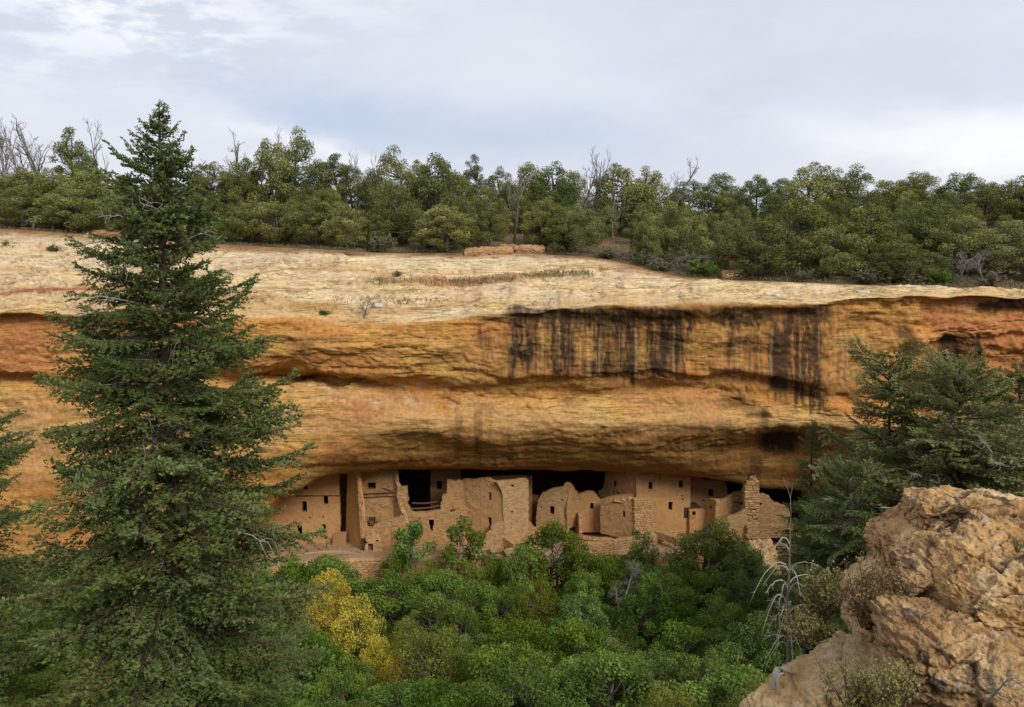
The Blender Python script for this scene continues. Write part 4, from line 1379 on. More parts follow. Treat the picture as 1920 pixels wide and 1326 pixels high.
# X: back room on the right
b = bld('back_room', 'shaded back room with one square window under the low cave roof', 'building', 0, 0, 0, VILLAGE)
wall(b, (1290, 960, YS + 2.6), (1366, 960, YS + 2.8), [(1290, 990), (1366, 985), (1364, 915), (1360, 904), (1320, 900), (1300, 888), (1290, 884)], wins=[(1333, 924, 11, 14)], vents=[(1319, 939, 6, 3)], mat=M_pl_smooth, step=0.2, amp=0.03)
b = bld('low_front_room', 'low front room with a small window at the tall plastered house corner', 'building', 0, 0, 0, VILLAGE)
wall(b, (1293, 985, YS + 0.4), (1326, 985, YS + 0.8), [(1293, 1020), (1328, 1018), (1326, 955), (1296, 957), (1293, 958)], wins=[(1301, 963, 7, 9)], mat=M_pl_smooth, step=0.2, amp=0.03)
# Z: end wall with stone edge
b = bld('end_wall', 'square ended wall with a bright column of edge stones beside the low room', 'wall', 0, 0, 0, VILLAGE)
wall(b, (1322, 985, YS + 0.7), (1341, 988, YS - 0.7), [(1322, 1010), (1341, 1014), (1340, 938), (1336, 936), (1326, 935), (1322, 940)], vents=[(1333, 951, 3, 4)], mat=M_pl_smooth, step=0.15)
plZ = Plane((1340, 988, YS - 0.75), (1348, 988, YS - 0.7))
lay_stones(b, plZ, lambda z: 0.0, lambda z: plZ.len, plZ.uv(1344, 985)[1], plZ.uv(1344, 938)[1], 0.2, 0.4, 0.5, edge=0.03)
# AA: wall behind
b = bld('rear_yard_wall', 'broken yard wall rising towards the thin stone pillar', 'wall', 0, 0, 0, VILLAGE)
wall(b, (1346, 985, YS - 0.4), (1402, 985, YS - 0.2), [(1346, 1006), (1404, 1006), (1402, 921), (1388, 922), (1378, 924), (1369, 930), (1364, 934), (1346, 938)], mat=M_pl_mid, step=0.14, amp=0.06)
plX = Plane((1346, 985, YS - 0.4), (1402, 985, YS - 0.2))
q0, q1 = plX.uv(1374, 940), plX.uv(1400, 946)
mb = MB()
mb.tube([plX.xyz(q0[0], q0[1], -0.10), plX.xyz(q1[0], q1[1], -0.12)], 0.06, 6)
link('wall_beam', mb.mesh('wall_beam', [M_beam]), b)
# AB: thin pillar of stones
b = bld('stone_pillar', 'tall thin pillar of jagged stacked stones reaching to the cave roof', 'pillar', 0, 0, 0, VILLAGE)
YB = 76.6
plB = Plane((1396, 1009, YB), (1424, 1009, YB))
zb, zt = plB.uv(1410, 1012)[1], plB.uv(1410, 888)[1]


def pil_lo(z):
    py = np.interp(z, [zb, zt], [1012, 888])
    px = np.interp(py, [888, 905, 915, 935, 965, 1012], [1408, 1400, 1395, 1397, 1395, 1398])
    return float(plB.uv(px, py)[0]) + rs.uniform(-.09, .09)


def pil_hi(z):
    py = np.interp(z, [zb, zt], [1012, 888])
    px = np.interp(py, [888, 905, 935, 965, 1012], [1415, 1422, 1424, 1423, 1422])
    return float(plB.uv(px, py)[0])


lay_stones(b, plB, pil_lo, pil_hi, zb, zt, 0.21, 0.62, 0.8, edge=0.04, proud=0.14)
# AC, AD: walls at the pillar's foot
b = bld('stepped_ruin_wall', 'broken wall stepping down from the thin pillar towards the fir', 'wall', 0, 0, 0, VILLAGE)
wall(b, (1420, 1000, YB + 0.5), (1496, 1000, YB + 0.3), [(1418, 1006), (1500, 1006), (1494, 977), (1482, 975), (1481, 955), (1474, 950), (1462, 946), (1452, 942), (1445, 936), (1441, 930), (1432, 927), (1420, 926)],
     vents=[(1426, 945, 5, 4), (1463, 967, 12, 1.6)], mat=M_pl_stone, step=0.13, amp=0.06)
b = bld('ramped_ruin_wall', 'stone wall sloping up to the thin pillar above the bushy oak', 'wall', 0, 0, 0, VILLAGE)
wall(b, (1344, 1000, YB - 0.5), (1402, 1002, YB - 0.4), [(1344, 1016), (1404, 1016), (1400, 958), (1392, 960), (1384, 964), (1374, 968), (1362, 973), (1352, 976), (1346, 980)], mat=M_pl_stone, step=0.12, amp=0.06)
b = bld('footing_wall', 'wide low footing of flat stones under the stepped ruin wall', 'wall', 0, 0, 0, VILLAGE)
plF = Plane((1400, 1006, YB - 0.9), (1500, 1000, YB - 0.5))
zb3 = plF.uv(1450, 1006)[1]
lay_stones(b, plF, lambda z: 0.0, lambda z: plF.len, zb3 - 0.2, zb3 + 1.05, 0.2, 0.6, 0.5, edge=0.1)
mb = MB()
mb.box(plF.xyz(plF.len / 2, zb3 + 0.3, 0.42), (plF.len - 0.2, 0.3, 1.1), (0, 0, math.atan2(plF.d[1], plF.d[0])))
link('rubble_core', mb.mesh('rubble_core', [M_pl_mid]), b)

# visitor path, post, rail and the boulder below
pa = np.array([at(px, py, fy(py, ZF + 0.06)) for px, py in [(1380, 1012), (1500, 1003), (1560, 1002), (1560, 1030), (1500, 1032), (1440, 1036), (1380, 1040)]])
pa[:, 2] = ZF + 0.06
tri = np.array([[0, 5, 6], [0, 1, 5], [1, 4, 5], [1, 2, 4], [2, 3, 4]])
tag(link('path', mesh_np('path', np.concatenate([pa, pa - [0, 0, .4]]), [np.concatenate([tri])], [M_path])), 'grey visitor path in front of the ruins', kind='structure')
b = thing('rail_post', 'short dark post standing on the grey path', 'post', (0, 0, 0))
mb = MB()
c = P(1427, 1028, fy(1028, ZF))
mb.box((c.x, c.y, ZF + 0.5), (0.2, 0.2, 0.95), (0, 0, .2))
mb.box((c.x + .02, c.y, ZF + 1.0), (0.24, 0.24, 0.06), (0, 0, .2))
link('shaft', mb.mesh('shaft', [M_post]), b)
b = thing('path_railing', 'dark rail fence at the path edge beside the pale boulder', 'railing', (0, 0, 0))
yr_ = fy(1030, ZF) - 0.6
for px in (1451, 1456, 1478):
    mb = MB()
    mb.box(P(px, 1027, yr_) , (0.1, 0.1, 1.1))
    link('post', mb.mesh('post', [M_post]), b)
for py in (1019, 1025, 1030):
    mb = MB()
    mb.tube([P(1450, py, yr_ - 0.06), P(1500, py - 1, yr_ - 0.06)], 0.035, 5)
    link('rail', mb.mesh('rail', [M_post]), b)
# ------------------------------------------------------------------ boulders
def cube_sphere(n):
    t = np.tan(np.linspace(-np.pi / 4, np.pi / 4, n + 1))
    u, v = np.meshgrid(t, t, indexing='ij')
    one = np.ones_like(u)
    faces = [(one, u, v), (-one, v, u), (v, one, u), (u, -one, v), (u, v, one), (v, u, -one)]
    Vs, Qs = [], []
    o = 0
    idx = np.arange((n + 1) ** 2).reshape(n + 1, n + 1)
    q = np.stack([idx[:-1, :-1], idx[1:, :-1], idx[1:, 1:], idx[:-1, 1:]], -1).reshape(-1, 4)
    for f in faces:
        Vs.append(np.stack(f, -1).reshape(-1, 3))
        Qs.append(q + o)
        o += (n + 1) ** 2
    V = np.concatenate(Vs)
    V /= np.linalg.norm(V, axis=1)[:, None]
    # weld the seams so the displacement stays closed
    key = np.round(V * 1e5).astype(np.int64)
    _, first, inv = np.unique(key, axis=0, return_index=True, return_inverse=True)
    return V[first], inv.ravel()[np.concatenate(Qs)]


_cs = {}


def boulder(name, label, c, size, planes, mat, n=90, seed=0, amp=0.10, pits=0.05, strata=0.0, rot=0.0, cat='boulder', fscale=1.0, sharp=14.0, kind=None, fract=0.0, nfr=34):
    """angular rock: a ball cut by soft planes, then weathered"""
    if n not in _cs:
        _cs[n] = cube_sphere(n)
    D, Q = _cs[n]
    rr = np.random.RandomState(seed + 100)
    pn = np.array([p_[:3] for p_ in planes], float)
    pn /= np.linalg.norm(pn, axis=1)[:, None]
    pd = np.array([p_[3] for p_ in planes], float)
    dots = D @ pn.T
    rcp = np.maximum(dots, 1e-3) / pd                       # 1/r for each plane
    r = (np.sum(rcp ** sharp, axis=1)) ** (-1.0 / sharp)
    r = np.minimum(r, 1.6)
    V = D * r[:, None] * np.asarray(size, float)
    cr, sr = math.cos(rot), math.sin(rot)
    V = V @ np.array([[cr, sr, 0], [-sr, cr, 0], [0, 0, 1]])
    Nn = D / np.asarray(size, float)
    Nn = Nn @ np.array([[cr, sr, 0], [-sr, cr, 0], [0, 0, 1]])
    Nn /= np.linalg.norm(Nn, axis=1)[:, None]
    s = seed * 3.7
    f = fscale
    x, y, z = V[:, 0] / f, V[:, 1] / f, V[:, 2] / f
    big = fbm(x / 0.9 + s, y / 0.9, z / 0.7, 4)
    mid = fbm(x / 0.30, y / 0.30 + s, z / 0.22, 4, 0.55)
    rid = 1 - np.abs(fbm(x / 0.5, y / 0.5, z / 0.28 + s, 4)) * 2.0
    lay = z / 0.16 + 1.2 * fbm(x / 0.8, y / 0.8, z / 0.8 + s, 3)
    saw = lay - np.floor(lay)
    pit = fbm(x / 0.11 + s, y / 0.11, z / 0.09, 3)
    pitm = sstep(0.22, 0.55, pit) * sstep(-0.25, 0.3, fbm(x / 0.5, y / 0.5, z / 0.5 + s + 9, 2))
    fin = fbm(x / 0.06, y / 0.06, z / 0.05 + s, 3, 0.6)
    # fracture: blocks split along warped cell walls, each block set in or out a little
    fr = np.random.RandomState(seed + 900)
    if fract > 0:
        seeds = fr.normal(size=(nfr, 3))
        seeds = seeds / np.linalg.norm(seeds, axis=1)[:, None] * fr.uniform(0.6, 1.1, (nfr, 1)) * (np.asarray(size, float) / f)
        wv_ = np.stack([x + 0.10 * fbm(x / .35, y / .35, z / .35 + s, 3), y + 0.10 * fbm(x / .35 + 5, y / .35, z / .35, 3), (z + 0.10 * fbm(x / .35, y / .35 + 7, z / .35, 3)) * 1.5], 1)
        sd2 = seeds * np.array([1, 1, 1.5])
        d2 = ((wv_ ** 2).sum(1)[:, None] - 2 * wv_ @ sd2.T + (sd2 ** 2).sum(1)[None])
        near = np.argpartition(d2, 1, axis=1)[:, :2]
        dd_ = np.sqrt(np.maximum(np.take_along_axis(d2, near, 1), 0))
        o_ = np.argsort(dd_, axis=1)
        near = np.take_along_axis(near, o_, 1)
        dd_ = np.take_along_axis(dd_, o_, 1)
        gap_ = dd_[:, 1] - dd_[:, 0]
        off_ = fr.uniform(-1, 1, nfr)
        w_ = sstep(0, 0.05, gap_)
        blk = off_[near[:, 0]] * (0.5 + 0.5 * w_) + off_[near[:, 1]] * (0.5 - 0.5 * w_)
        cmask = sstep(-0.3, 0.2, fbm(x / 0.6 + 3, y / 0.6, z / 0.6 + s, 2))
        crackm = np.exp(-(gap_ / 0.022) ** 2) * cmask
        V = V + Nn * (f * fract * (blk - 0.9 * crackm))[:, None]
    else:
        crackm = np.zeros(len(x))
    dsp = f * (amp * big + amp * 0.45 * mid + amp * 0.35 * rid + strata * (sstep(0, .2, saw) * sstep(1, .6, saw) - .5) - pits * pitm + 0.020 * fin + 0.028 * (0.5 - np.abs(fbm(x / 0.13, y / 0.13 + s, z / 0.09, 4, 0.55)) * 1.6))
    V = V + Nn * dsp[:, None]
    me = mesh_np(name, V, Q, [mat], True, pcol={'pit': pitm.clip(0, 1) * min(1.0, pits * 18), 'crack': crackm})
    o = link(name, me)
    o.location = c
    tag(o, label, cat, kind=kind)
    return o


BOXP = [(1, 0, 0, 1), (-1, 0, 0, 1), (0, 1, 0, 1), (0, -1, 0, 1), (0, 0, 1, 1), (0, 0, -1, 1)]
# near outcrop on the right: capstone, shoulder block, stained lower block, ramp, ledge
boulder('capstone_boulder', 'big ochre capstone boulder with a lit top and dark pitted face', P(1902, 1042, 12.6), (1.86, 1.35, 0.86),
        BOXP + [(-0.75, 0.1, 0.66, 0.90), (-0.95, -0.45, 0.1, 1.0), (0.10, -0.62, 0.78, 0.80), (-0.6, -0.5, -0.7, 1.0), (0.05, -0.9, -0.55, 0.80), (0.25, 0.1, 0.97, 0.90)], M_rock, 150, 3, 0.065, 0.035, 0.03, sharp=26, fract=0.085, nfr=46)
boulder('knob_boulder', 'small ochre knob on the crest of the capstone', P(1758, 955, 12.95), (0.42, 0.40, 0.26), BOXP + [(-0.7, -0.2, 0.7, 1.05), (0.7, -.2, 0.7, 1.0)], M_rock, 60, 5, 0.07, 0.03, 0.03, sharp=14, fract=0.06, nfr=14)
boulder('shoulder_boulder', 'knobbly ochre shoulder boulder bulging under the capstone at the frame edge', P(1905, 1120, 11.4), (1.12, 0.9, 0.66),
        BOXP + [(-0.8, -0.3, 0.6, 1.02), (-0.4, -0.7, 0.6, 0.98), (-0.5, -0.8, -0.4, 1.05)], M_rock, 120, 8, 0.09, 0.04, 0.02, sharp=12, fract=0.09, nfr=30)
boulder('wedged_stone', 'pale grey stone wedged in the dark gap under the capstone', P(1728, 1076, 12.0), (0.32, 0.34, 0.22), BOXP + [(-0.7, -0.5, 0.5, 0.85), (0.5, -0.5, -0.6, 0.9), (0.2, -0.6, 0.8, 0.8)], M_rock_grey, 70, 12, 0.06, 0.02, 0.03, sharp=22, fract=0.05, nfr=10)
boulder('stained_boulder', 'layered grey boulder with black water stains beside the sloping ramp', P(1822, 1252, 10.6), (1.02, 0.9, 0.60),
        BOXP + [(-0.75, -0.3, 0.75, 1.06), (0.0, -0.55, 0.85, 0.80), (-0.9, -0.6, -0.2, 1.06), (0, -0.9, -0.6, 0.82)], M_rock_grey, 150, 15, 0.065, 0.02, 0.07, sharp=26, fract=0.07, nfr=36)
boulder('ramp_ledge', 'long pale rock ramp sloping down to the canyon edge', P(1700, 1385, 11.2), (2.2, 1.5, 1.70),
        BOXP + [(-0.70, -0.02, 0.72, 0.545), (-0.25, -0.6, 0.8, 0.80), (-0.45, 0.05, 0.9, 0.66)], M_rock_pale, 170, 21, 0.085, 0.02, 0.05, sharp=26, fract=0.06, nfr=60)
boulder('rear_ledge', 'pale ledge showing behind the dry brown bush', P(1712, 1140, 12.9), (0.95, 0.8, 0.62), BOXP + [(-0.6, -0.1, 0.8, 0.9), (-0.1, -0.5, 0.9, 0.95)], M_rock_pale, 90, 25, 0.07, 0.02, 0.03, fract=0.06, nfr=20)
boulder('outcrop_base', 'broad buried base rock under the near outcrop', P(1960, 1470, 12.6), (2.4, 1.8, 1.5), BOXP + [(-0.7, -0.3, 0.7, 0.95)], M_rock, 60, 28, 0.10, 0.02, 0.03)
boulder('corner_stone', 'whitish lichened stone in the bottom corner below the stained boulder', P(1905, 1312, 9.6), (0.24, 0.24, 0.16), BOXP + [(-0.6, -0.5, 0.6, 0.95)], M_rock_grey, 40, 31, 0.05, 0.02, 0.0, sharp=6)
boulder('corner_pebble_rock', 'small pale stone lying against the whitish corner stone', P(1868, 1322, 9.5), (0.13, 0.13, 0.09), BOXP, M_rock_grey, 24, 33, 0.03, 0.01, 0.0, sharp=5)
# boulder below the path
boulder('path_boulder', 'large pale boulder below the grey path and railing', P(1428, 1056, 70.5), (1.45, 1.5, 1.75), BOXP + [(-0.8, -0.2, 0.6, 0.9), (0.7, -0.3, 0.5, 0.9), (-0.6, -0.4, -0.7, 0.8), (0.3, -0.7, 0.6, 0.95)], M_rock_pale, 60, 41, 0.12, 0.0, 0.03, fscale=2.5)
boulder('flat_boulder', 'flat pale rock lying at the foot of the path boulder', P(1396, 1036, 71.5), (1.0, 1.0, 0.35), BOXP, M_rock_pale, 36, 44, 0.08, 0.0, 0.02, fscale=2)
# slabs on the mesa edge
def mz(px, Y):
    x = (px - 960) / 1500.0 * Y * 1.0
    return float(mesa_z(x, Y)), x


def mesa_rock(name, label, px, py, Y, sx, sz, mat, seed, cat='rock', sy=None, dz=0.0, flat=True):
    c = P(px, py, Y)
    c.z = float(mesa_z(c.x, c.y)) + sz * 0.35 + dz if c.y > mesa_edge(c.x / c.y)[0] else c.z
    return boulder(name, label, c, (sx, sy or sx * 0.7, sz), BOXP + [(-0.5, -0.3, 0.8, 1.0), (0.3, -0.6, 0.7, 1.02)], mat, 36, seed, 0.10, 0.0, 0.05, cat=cat, fscale=1.6)


mesa_rock('flat_slab', 'flat red slab, lower of the two at the slickrock edge', 930, 462, 92.3, 1.9, 0.42, M_rock_far, 51, sy=1.3)
mesa_rock('flat_slab', 'flat red slab, eastern and higher of the two at the slickrock edge', 992, 456, 94.0, 1.7, 0.42, M_rock_far, 52, sy=1.4)
mesa_rock('flat_slab', 'small pale slab lying uphill of the two flat red slabs', 953, 437, 97.0, 1.0, 0.2, M_rock_far, 53)
mesa_rock('tilted_rock', 'tilted reddish rock beside the rounded pinyon at slickrock edge', 888, 472, 91.8, 1.0, 0.35, M_rock_far, 54)
mesa_rock('shelf_rock', 'low rock shelf behind the tall fir at the wood edge', 200, 398, 101.0, 2.2, 0.3, M_rock_far, 55)
mesa_rock('shelf_rock', 'dark rock lying under the bright green bush row', 1372, 508, 80.5, 1.0, 0.5, M_rock_grey, 56)
# loose pale things on the slickrock
def on_cliff(px, py):
    """nearest point of the displaced cliff sheet to a photo pixel (front layer)"""
    c = int(np.argmin(np.abs(cols - px)))
    col_w = W[:, c]
    pyc = py_of(col_w[:, 2], col_w[:, 1])
    ok = np.where(sq < 11.0)[0]
    k = ok[int(np.argmin(np.abs(pyc[ok] - py)))]
    return Vector(col_w[k]), Vector(N[k, c])


for name, label, px, py, sx, sz, mat, sd_ in [
        ('pale_slab', 'pale grey slab lying by the bare shrub on the rim', 707, 574, 0.62, 0.07, M_rock_white, 61),
        ('pale_flake', 'small pale flake of rock on the rim east of the wall', 1618, 549, 0.55, 0.12, M_rock_white, 62),
        ('loose_rock', 'small tan rock on the upper slickrock near the wood', 165, 444, 0.45, 0.25, M_rock_pale, 63),
        ('loose_rock', 'dark little rock on the pale slickrock below the fallen branches', 1131, 506, 0.35, 0.22, M_rock_far, 64)]:
    q, nn = on_cliff(px, py)
    o = boulder(name, label, q + Vector((0, 0, sz * 0.4)), (sx, sx * 0.6, sz), BOXP + [(-0.5, -0.3, 0.8, 1.0), (0.6, -0.3, 0.5, 1.0)], mat, 24, sd_, 0.08, 0.0, 0.03, cat='rock', fscale=1.2)
# ------------------------------------------------------------------ plant prototypes
rp = np.random.RandomState(23)


def quads(Pc, t, b, ln, wd):
    """rhombus leaves: centre, long axis, cross axis"""
    ln = np.broadcast_to(np.asarray(ln, float), (len(Pc),))[:, None] * 0.5
    wd = np.broadcast_to(np.asarray(wd, float), (len(Pc),))[:, None] * 0.5
    V = np.stack([Pc - t * ln, Pc + b * wd, Pc + t * ln, Pc - b * wd], 1).reshape(-1, 3)
    Q = np.arange(len(V)).reshape(-1, 4)
    return V, Q


def unit(v):
    return v / (np.linalg.norm(v, axis=-1)[..., None] + 1e-9)


def rand_leaves(Pc, up, size, asp, rng, upbias=0.5):
    n = len(Pc)
    nrm = unit(rng.normal(size=(n, 3)) + up * upbias)
    t = unit(np.cross(nrm, rng.normal(size=(n, 3))))
    b = np.cross(nrm, t)
    s = size * rng.uniform(0.65, 1.35, n)
    return quads(Pc, t, b, s, s * asp)


def crown_mesh(name, clumps, n_leaf, size, mat, rng, asp=0.6, upbias=0.8, hollow=0.30, squash=0.9):
    """clumps: list of (centre, radius); leaves sit on the upper shells of the clumps"""
    C_ = np.array([c for c, r in clumps])
    Rr = np.array([r for c, r in clumps])
    w = Rr ** 2 / np.sum(Rr ** 2)
    k = rng.choice(len(clumps), n_leaf, p=w)
    dvec = unit(rng.normal(size=(n_leaf, 3)) + np.array([0, 0, 0.22]))
    rad = Rr[k] * (hollow + (1.12 - hollow) * rng.rand(n_leaf) ** 0.6)
    off = dvec * rad[:, None] * np.array([1, 1, squash])
    Pc = C_[k] + off
    V, Q = rand_leaves(Pc, unit(off), size, asp, rng, upbias)
    ctint = rng.uniform(0.1, 0.75, len(clumps))
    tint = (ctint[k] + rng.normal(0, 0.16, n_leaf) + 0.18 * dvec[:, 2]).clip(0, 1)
    return mesh_np(name, V, Q, [mat], False, fattr={'tint': tint})


def limb(mb, a, b, r0, r1, rng, bend=0.12, n=5, sides=5, mat=0):
    a, b = np.asarray(a, float), np.asarray(b, float)
    t = np.linspace(0, 1, n)[:, None]
    L = np.linalg.norm(b - a)
    pts = a + (b - a) * t
    k = rng.normal(0, bend * L, 3)
    pts = pts + np.sin(np.pi * t) * k
    mb.tube(pts, np.linspace(r0, r1, n), sides, mat)
    return pts


def broad_tree(name, H, Wd, nclump, n_leaf, leaf, mat, seed, crown_base=0.25, bark=None, conic=0.0, rclump=(0.5, 0.9), asp=0.6, nstem=2, twigs=False, upbias=0.8):
    """oak, juniper or pinyon of height H and crown width Wd; returns (trunk mesh, crown mesh)"""
    rng = np.random.RandomState(seed)
    clumps = []
    for i in range(nclump):
        for _ in range(40):
            zz = rng.uniform(crown_base, 0.97)
            s = (zz - crown_base) / (1 - crown_base)
            prof_ = (np.sin(np.pi * np.clip(s * 0.85 + 0.13, 0, 1)) ** 0.7) * (1 - conic * s) * (1 if conic == 0 else 1.15)
            ang = rng.uniform(0, 2 * np.pi)
            rad = Wd / 2 * prof_ * rng.uniform(0.25, 1.0) ** 0.6
            c = np.array([rad * np.cos(ang), rad * np.sin(ang), zz * H])
            r = rng.uniform(*rclump)
            if all(np.linalg.norm((c - q) * np.array([1, 1, 1.3])) > 0.62 * (r + p_) for q, p_ in clumps):
                break
        clumps.append((c, r))
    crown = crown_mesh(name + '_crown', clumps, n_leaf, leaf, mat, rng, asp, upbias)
    mb = MB()
    for sidx in range(nstem):
        base = np.array([rng.uniform(-.12, .12), rng.uniform(-.12, .12), -0.4])
        topp = np.array([rng.uniform(-.12, .12) * Wd, rng.uniform(-.12, .12) * Wd, H * rng.uniform(0.6, 0.85)])
        tr = limb(mb, base, topp, 0.028 * H, 0.008 * H, rng, 0.05, 8, 6)
        for c, r in clumps[sidx::nstem]:
            k = int(np.clip(np.searchsorted(tr[:, 2], c[2] - 0.30 * np.hypot(c[0], c[1]) - 0.1 * H), 1, 7))
            limb(mb, tr[k], c, 0.010 * H, 0.003 * H, rng, 0.10, 4, 4)
    trunk = mb.mesh(name + '_trunk', [bark or M_bark_grey], True)
    return trunk, crown


def dead_tree_mesh(name, H, seed, mat, spread=0.6, levels=3, nb=7, lean=0.05, upright=0.6):
    rng = np.random.RandomState(seed)
    mb = MB()

    def grow(a, dvec, L, r, lev):
        n = 5
        pts = [a]
        d_ = dvec
        for i in range(n - 1):
            d_ = unit(d_ + rng.normal(0, 0.20, 3) + np.array([0, 0, 0.06]))
            pts.append(pts[-1] + d_ * L / (n - 1))
        pts = np.array(pts)
        mb.tube(pts, np.linspace(r, r * 0.35, n), 5 if lev == 0 else 4)
        if lev >= levels:
            return
        for i in range(nb if lev == 0 else max(2, nb - 2 - lev)):
            t = rng.uniform(0.3, 1.0)
            k = int(t * (n - 1) * 0.999)
            f = t * (n - 1) - k
            q = pts[k] * (1 - f) + pts[k + 1] * f
            side = unit(np.cross(d_, rng.normal(size=3)))
            dd = unit(side * spread + d_ * 0.5 + np.array([0, 0, upright * 0.5]))
            grow(q, dd, L * rng.uniform(0.32, 0.55) * (1.15 - 0.4 * t), r * 0.42, lev + 1)

    grow(np.array([0, 0, -0.3]), unit(np.array([rng.normal(0, lean), rng.normal(0, lean), 1.0])), H, 0.022 * H + 0.03, 0)
    return mb.mesh(name, [mat], True)


def bush_meshes(name, H, Wd, nstem, n_leaf, leaf, mat, seed, stem_mat=None, asp=0.55, spread=1.0):
    """many thin stems fanning from one root, small leaves along them"""
    rng = np.random.RandomState(seed)
    mb = MB()
    pts_all = []
    for i in range(nstem):
        ang = rng.uniform(0, 2 * np.pi)
        out = rng.uniform(0.05, 0.5) * Wd * spread
        tip = np.array([out * np.cos(ang), out * np.sin(ang), H * rng.uniform(0.55, 1.0) * (1 - 0.45 * (2 * out / Wd) ** 2)])
        pts = limb(mb, [rng.normal(0, .03) * Wd, rng.normal(0, .03) * Wd, -0.05], tip, 0.010 * H + 0.003, 0.003 * H, rng, 0.09, 7, 4)
        pts_all.append(pts)
        for k in range(3):
            j = rng.randint(2, 6)
            tp = pts[j] + unit(rng.normal(size=3) + np.array([0, 0, .6])) * H * rng.uniform(0.12, 0.28)
            p2 = limb(mb, pts[j], tp, 0.005 * H + 0.001, 0.002 * H, rng, 0.1, 4, 3)
            pts_all.append(p2)
    segs = np.concatenate([np.stack([p_[:-1], p_[1:]], 1) for p_ in [q[len(q) // 3:] for q in pts_all]])
    k = rng.randint(len(segs), size=n_leaf)
    t = rng.rand(n_leaf)[:, None]
    Pc = segs[k, 0] * (1 - t) + segs[k, 1] * t + rng.normal(0, 0.022 * H + 0.005, (n_leaf, 3))
    V, Q = rand_leaves(Pc, np.array([0, 0, 1.0]), leaf, asp, rng, 0.5)
    tint = (0.25 + 0.5 * (Pc[:, 2] / H) + rng.normal(0, .2, n_leaf)).clip(0, 1)
    return mb.mesh(name + '_stems', [stem_mat or M_twig], True), mesh_np(name + '_leaves', V, Q, [mat], False, fattr={'tint': tint})


def plant(name, label, cat, trunk, crown, loc, h_scale=1.0, w_scale=None, rz=None, group=None, pn=('trunk', 'crown'), tilt=0.0):
    root = thing(name, label, cat, loc, group, rp.uniform(0, 6.28) if rz is None else rz)
    w = w_scale or h_scale
    root.scale = (w, w, h_scale)
    if tilt:
        root.rotation_euler[0] = tilt
    link(pn[0], trunk, root)
    if crown is not None:
        link(pn[1], crown, root)
    return root


# ------------------------------------------------------------------ firs
def fir_branch(name, L, seed, mat, dens=1.0, dead=0.15):
    """one bough along +X: stem, flat sprays of twigs, needle shoots; returns (wood, needles)"""
    rng = np.random.RandomState(seed)
    mb = MB()
    n = 9
    t = np.linspace(0, 1, n)
    pts = np.stack([L * t, L * 0.05 * np.sin(t * 5 + rng.rand() * 6) * t, L * (-0.16 * t ** 1.3 + 0.20 * t ** 3.5)], 1)
    mb.tube(pts, np.linspace(0.012 * L + 0.012, 0.006, n), 5, 0)
    SB, SD, SL = [], [], []
    step = 0.17
    kk = int(L / step)
    for i in range(kk):
        tt = (i + rng.rand() * 0.6) / kk
        if tt < 0.10:
            continue
        c = np.array([np.interp(tt, t, pts[:, q]) for q in range(3)])
        for side in (-1, 1):
            ll = L * (0.34 * (1 - tt) ** 0.7 + 0.06) * rng.uniform(0.5, 1.25)
            ll *= min(1.0, 0.35 + tt * 2.2)
            dead_t = tt < 0.3 and rng.rand() < 0.6
            d0 = unit(np.array([rng.uniform(0.5, 1.0), side * rng.uniform(0.6, 1.1), rng.uniform(-0.25, 0.18)]))
            m = 5
            tw = np.linspace(0, 1, m)[:, None]
            tp = c + d0 * ll * tw + np.array([0, 0, -0.16 * ll]) * tw ** 2
            mb.tube(tp, np.linspace(0.010, 0.004, m), 3, 1 if dead_t else 0)
            if dead_t and rng.rand() < 0.7:
                continue
            ns = int(max(3, ll / 0.046) * dens)
            s_ = rng.uniform(0.12, 1.05, ns)
            base = c + d0 * ll * s_[:, None] + np.array([0, 0, -0.16 * ll]) * (s_ ** 2)[:, None]
            sgn = rng.choice([-1, 1], ns)
            lat = unit(np.cross(d0, np.array([0, 0, 1.0])))
            dd = unit(d0 * rng.uniform(0.3, 1.0, ns)[:, None] + lat * (sgn * rng.uniform(0.2, 1.0, ns))[:, None] + np.stack([np.zeros(ns), np.zeros(ns), rng.uniform(-0.35, 0.75, ns)], 1))
            SB.append(base)
            SD.append(dd)
            SL.append(rng.uniform(0.10, 0.22, ns))
    SB, SD, SL = np.concatenate(SB), np.concatenate(SD), np.concatenate(SL)
    Pc = SB + SD * (SL * 0.5)[:, None]
    b1 = unit(np.cross(SD, rng.normal(size=SD.shape)))
    b2 = np.cross(SD, b1)
    V1, Q1 = quads(Pc, SD, b1, SL, 0.078)
    V2, Q2 = quads(Pc, SD, b2, SL, 0.078)
    tipf = (SB[:, 0] / L)
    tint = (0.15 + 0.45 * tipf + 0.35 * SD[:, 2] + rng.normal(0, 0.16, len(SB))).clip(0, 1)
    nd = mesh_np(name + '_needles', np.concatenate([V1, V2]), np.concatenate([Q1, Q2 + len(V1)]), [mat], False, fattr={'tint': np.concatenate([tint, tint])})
    return mb.mesh(name + '_wood', [M_bark, M_dead], True), nd


FIR_L = [fir_branch('bough', 5.0, 300 + i, M_fir, 0.75) for i in range(5)]
FIR_S = [fir_branch('small_bough', 2.0, 320 + i, M_fir, 0.95) for i in range(4)]
FIRP_L = [fir_branch('pale_bough', 4.5, 340 + i, M_fir_pale, 0.85) for i in range(4)]
FIRP_S = [fir_branch('pale_small_bough', 2.0, 350 + i, M_fir_pale, 1.0) for i in range(3)]


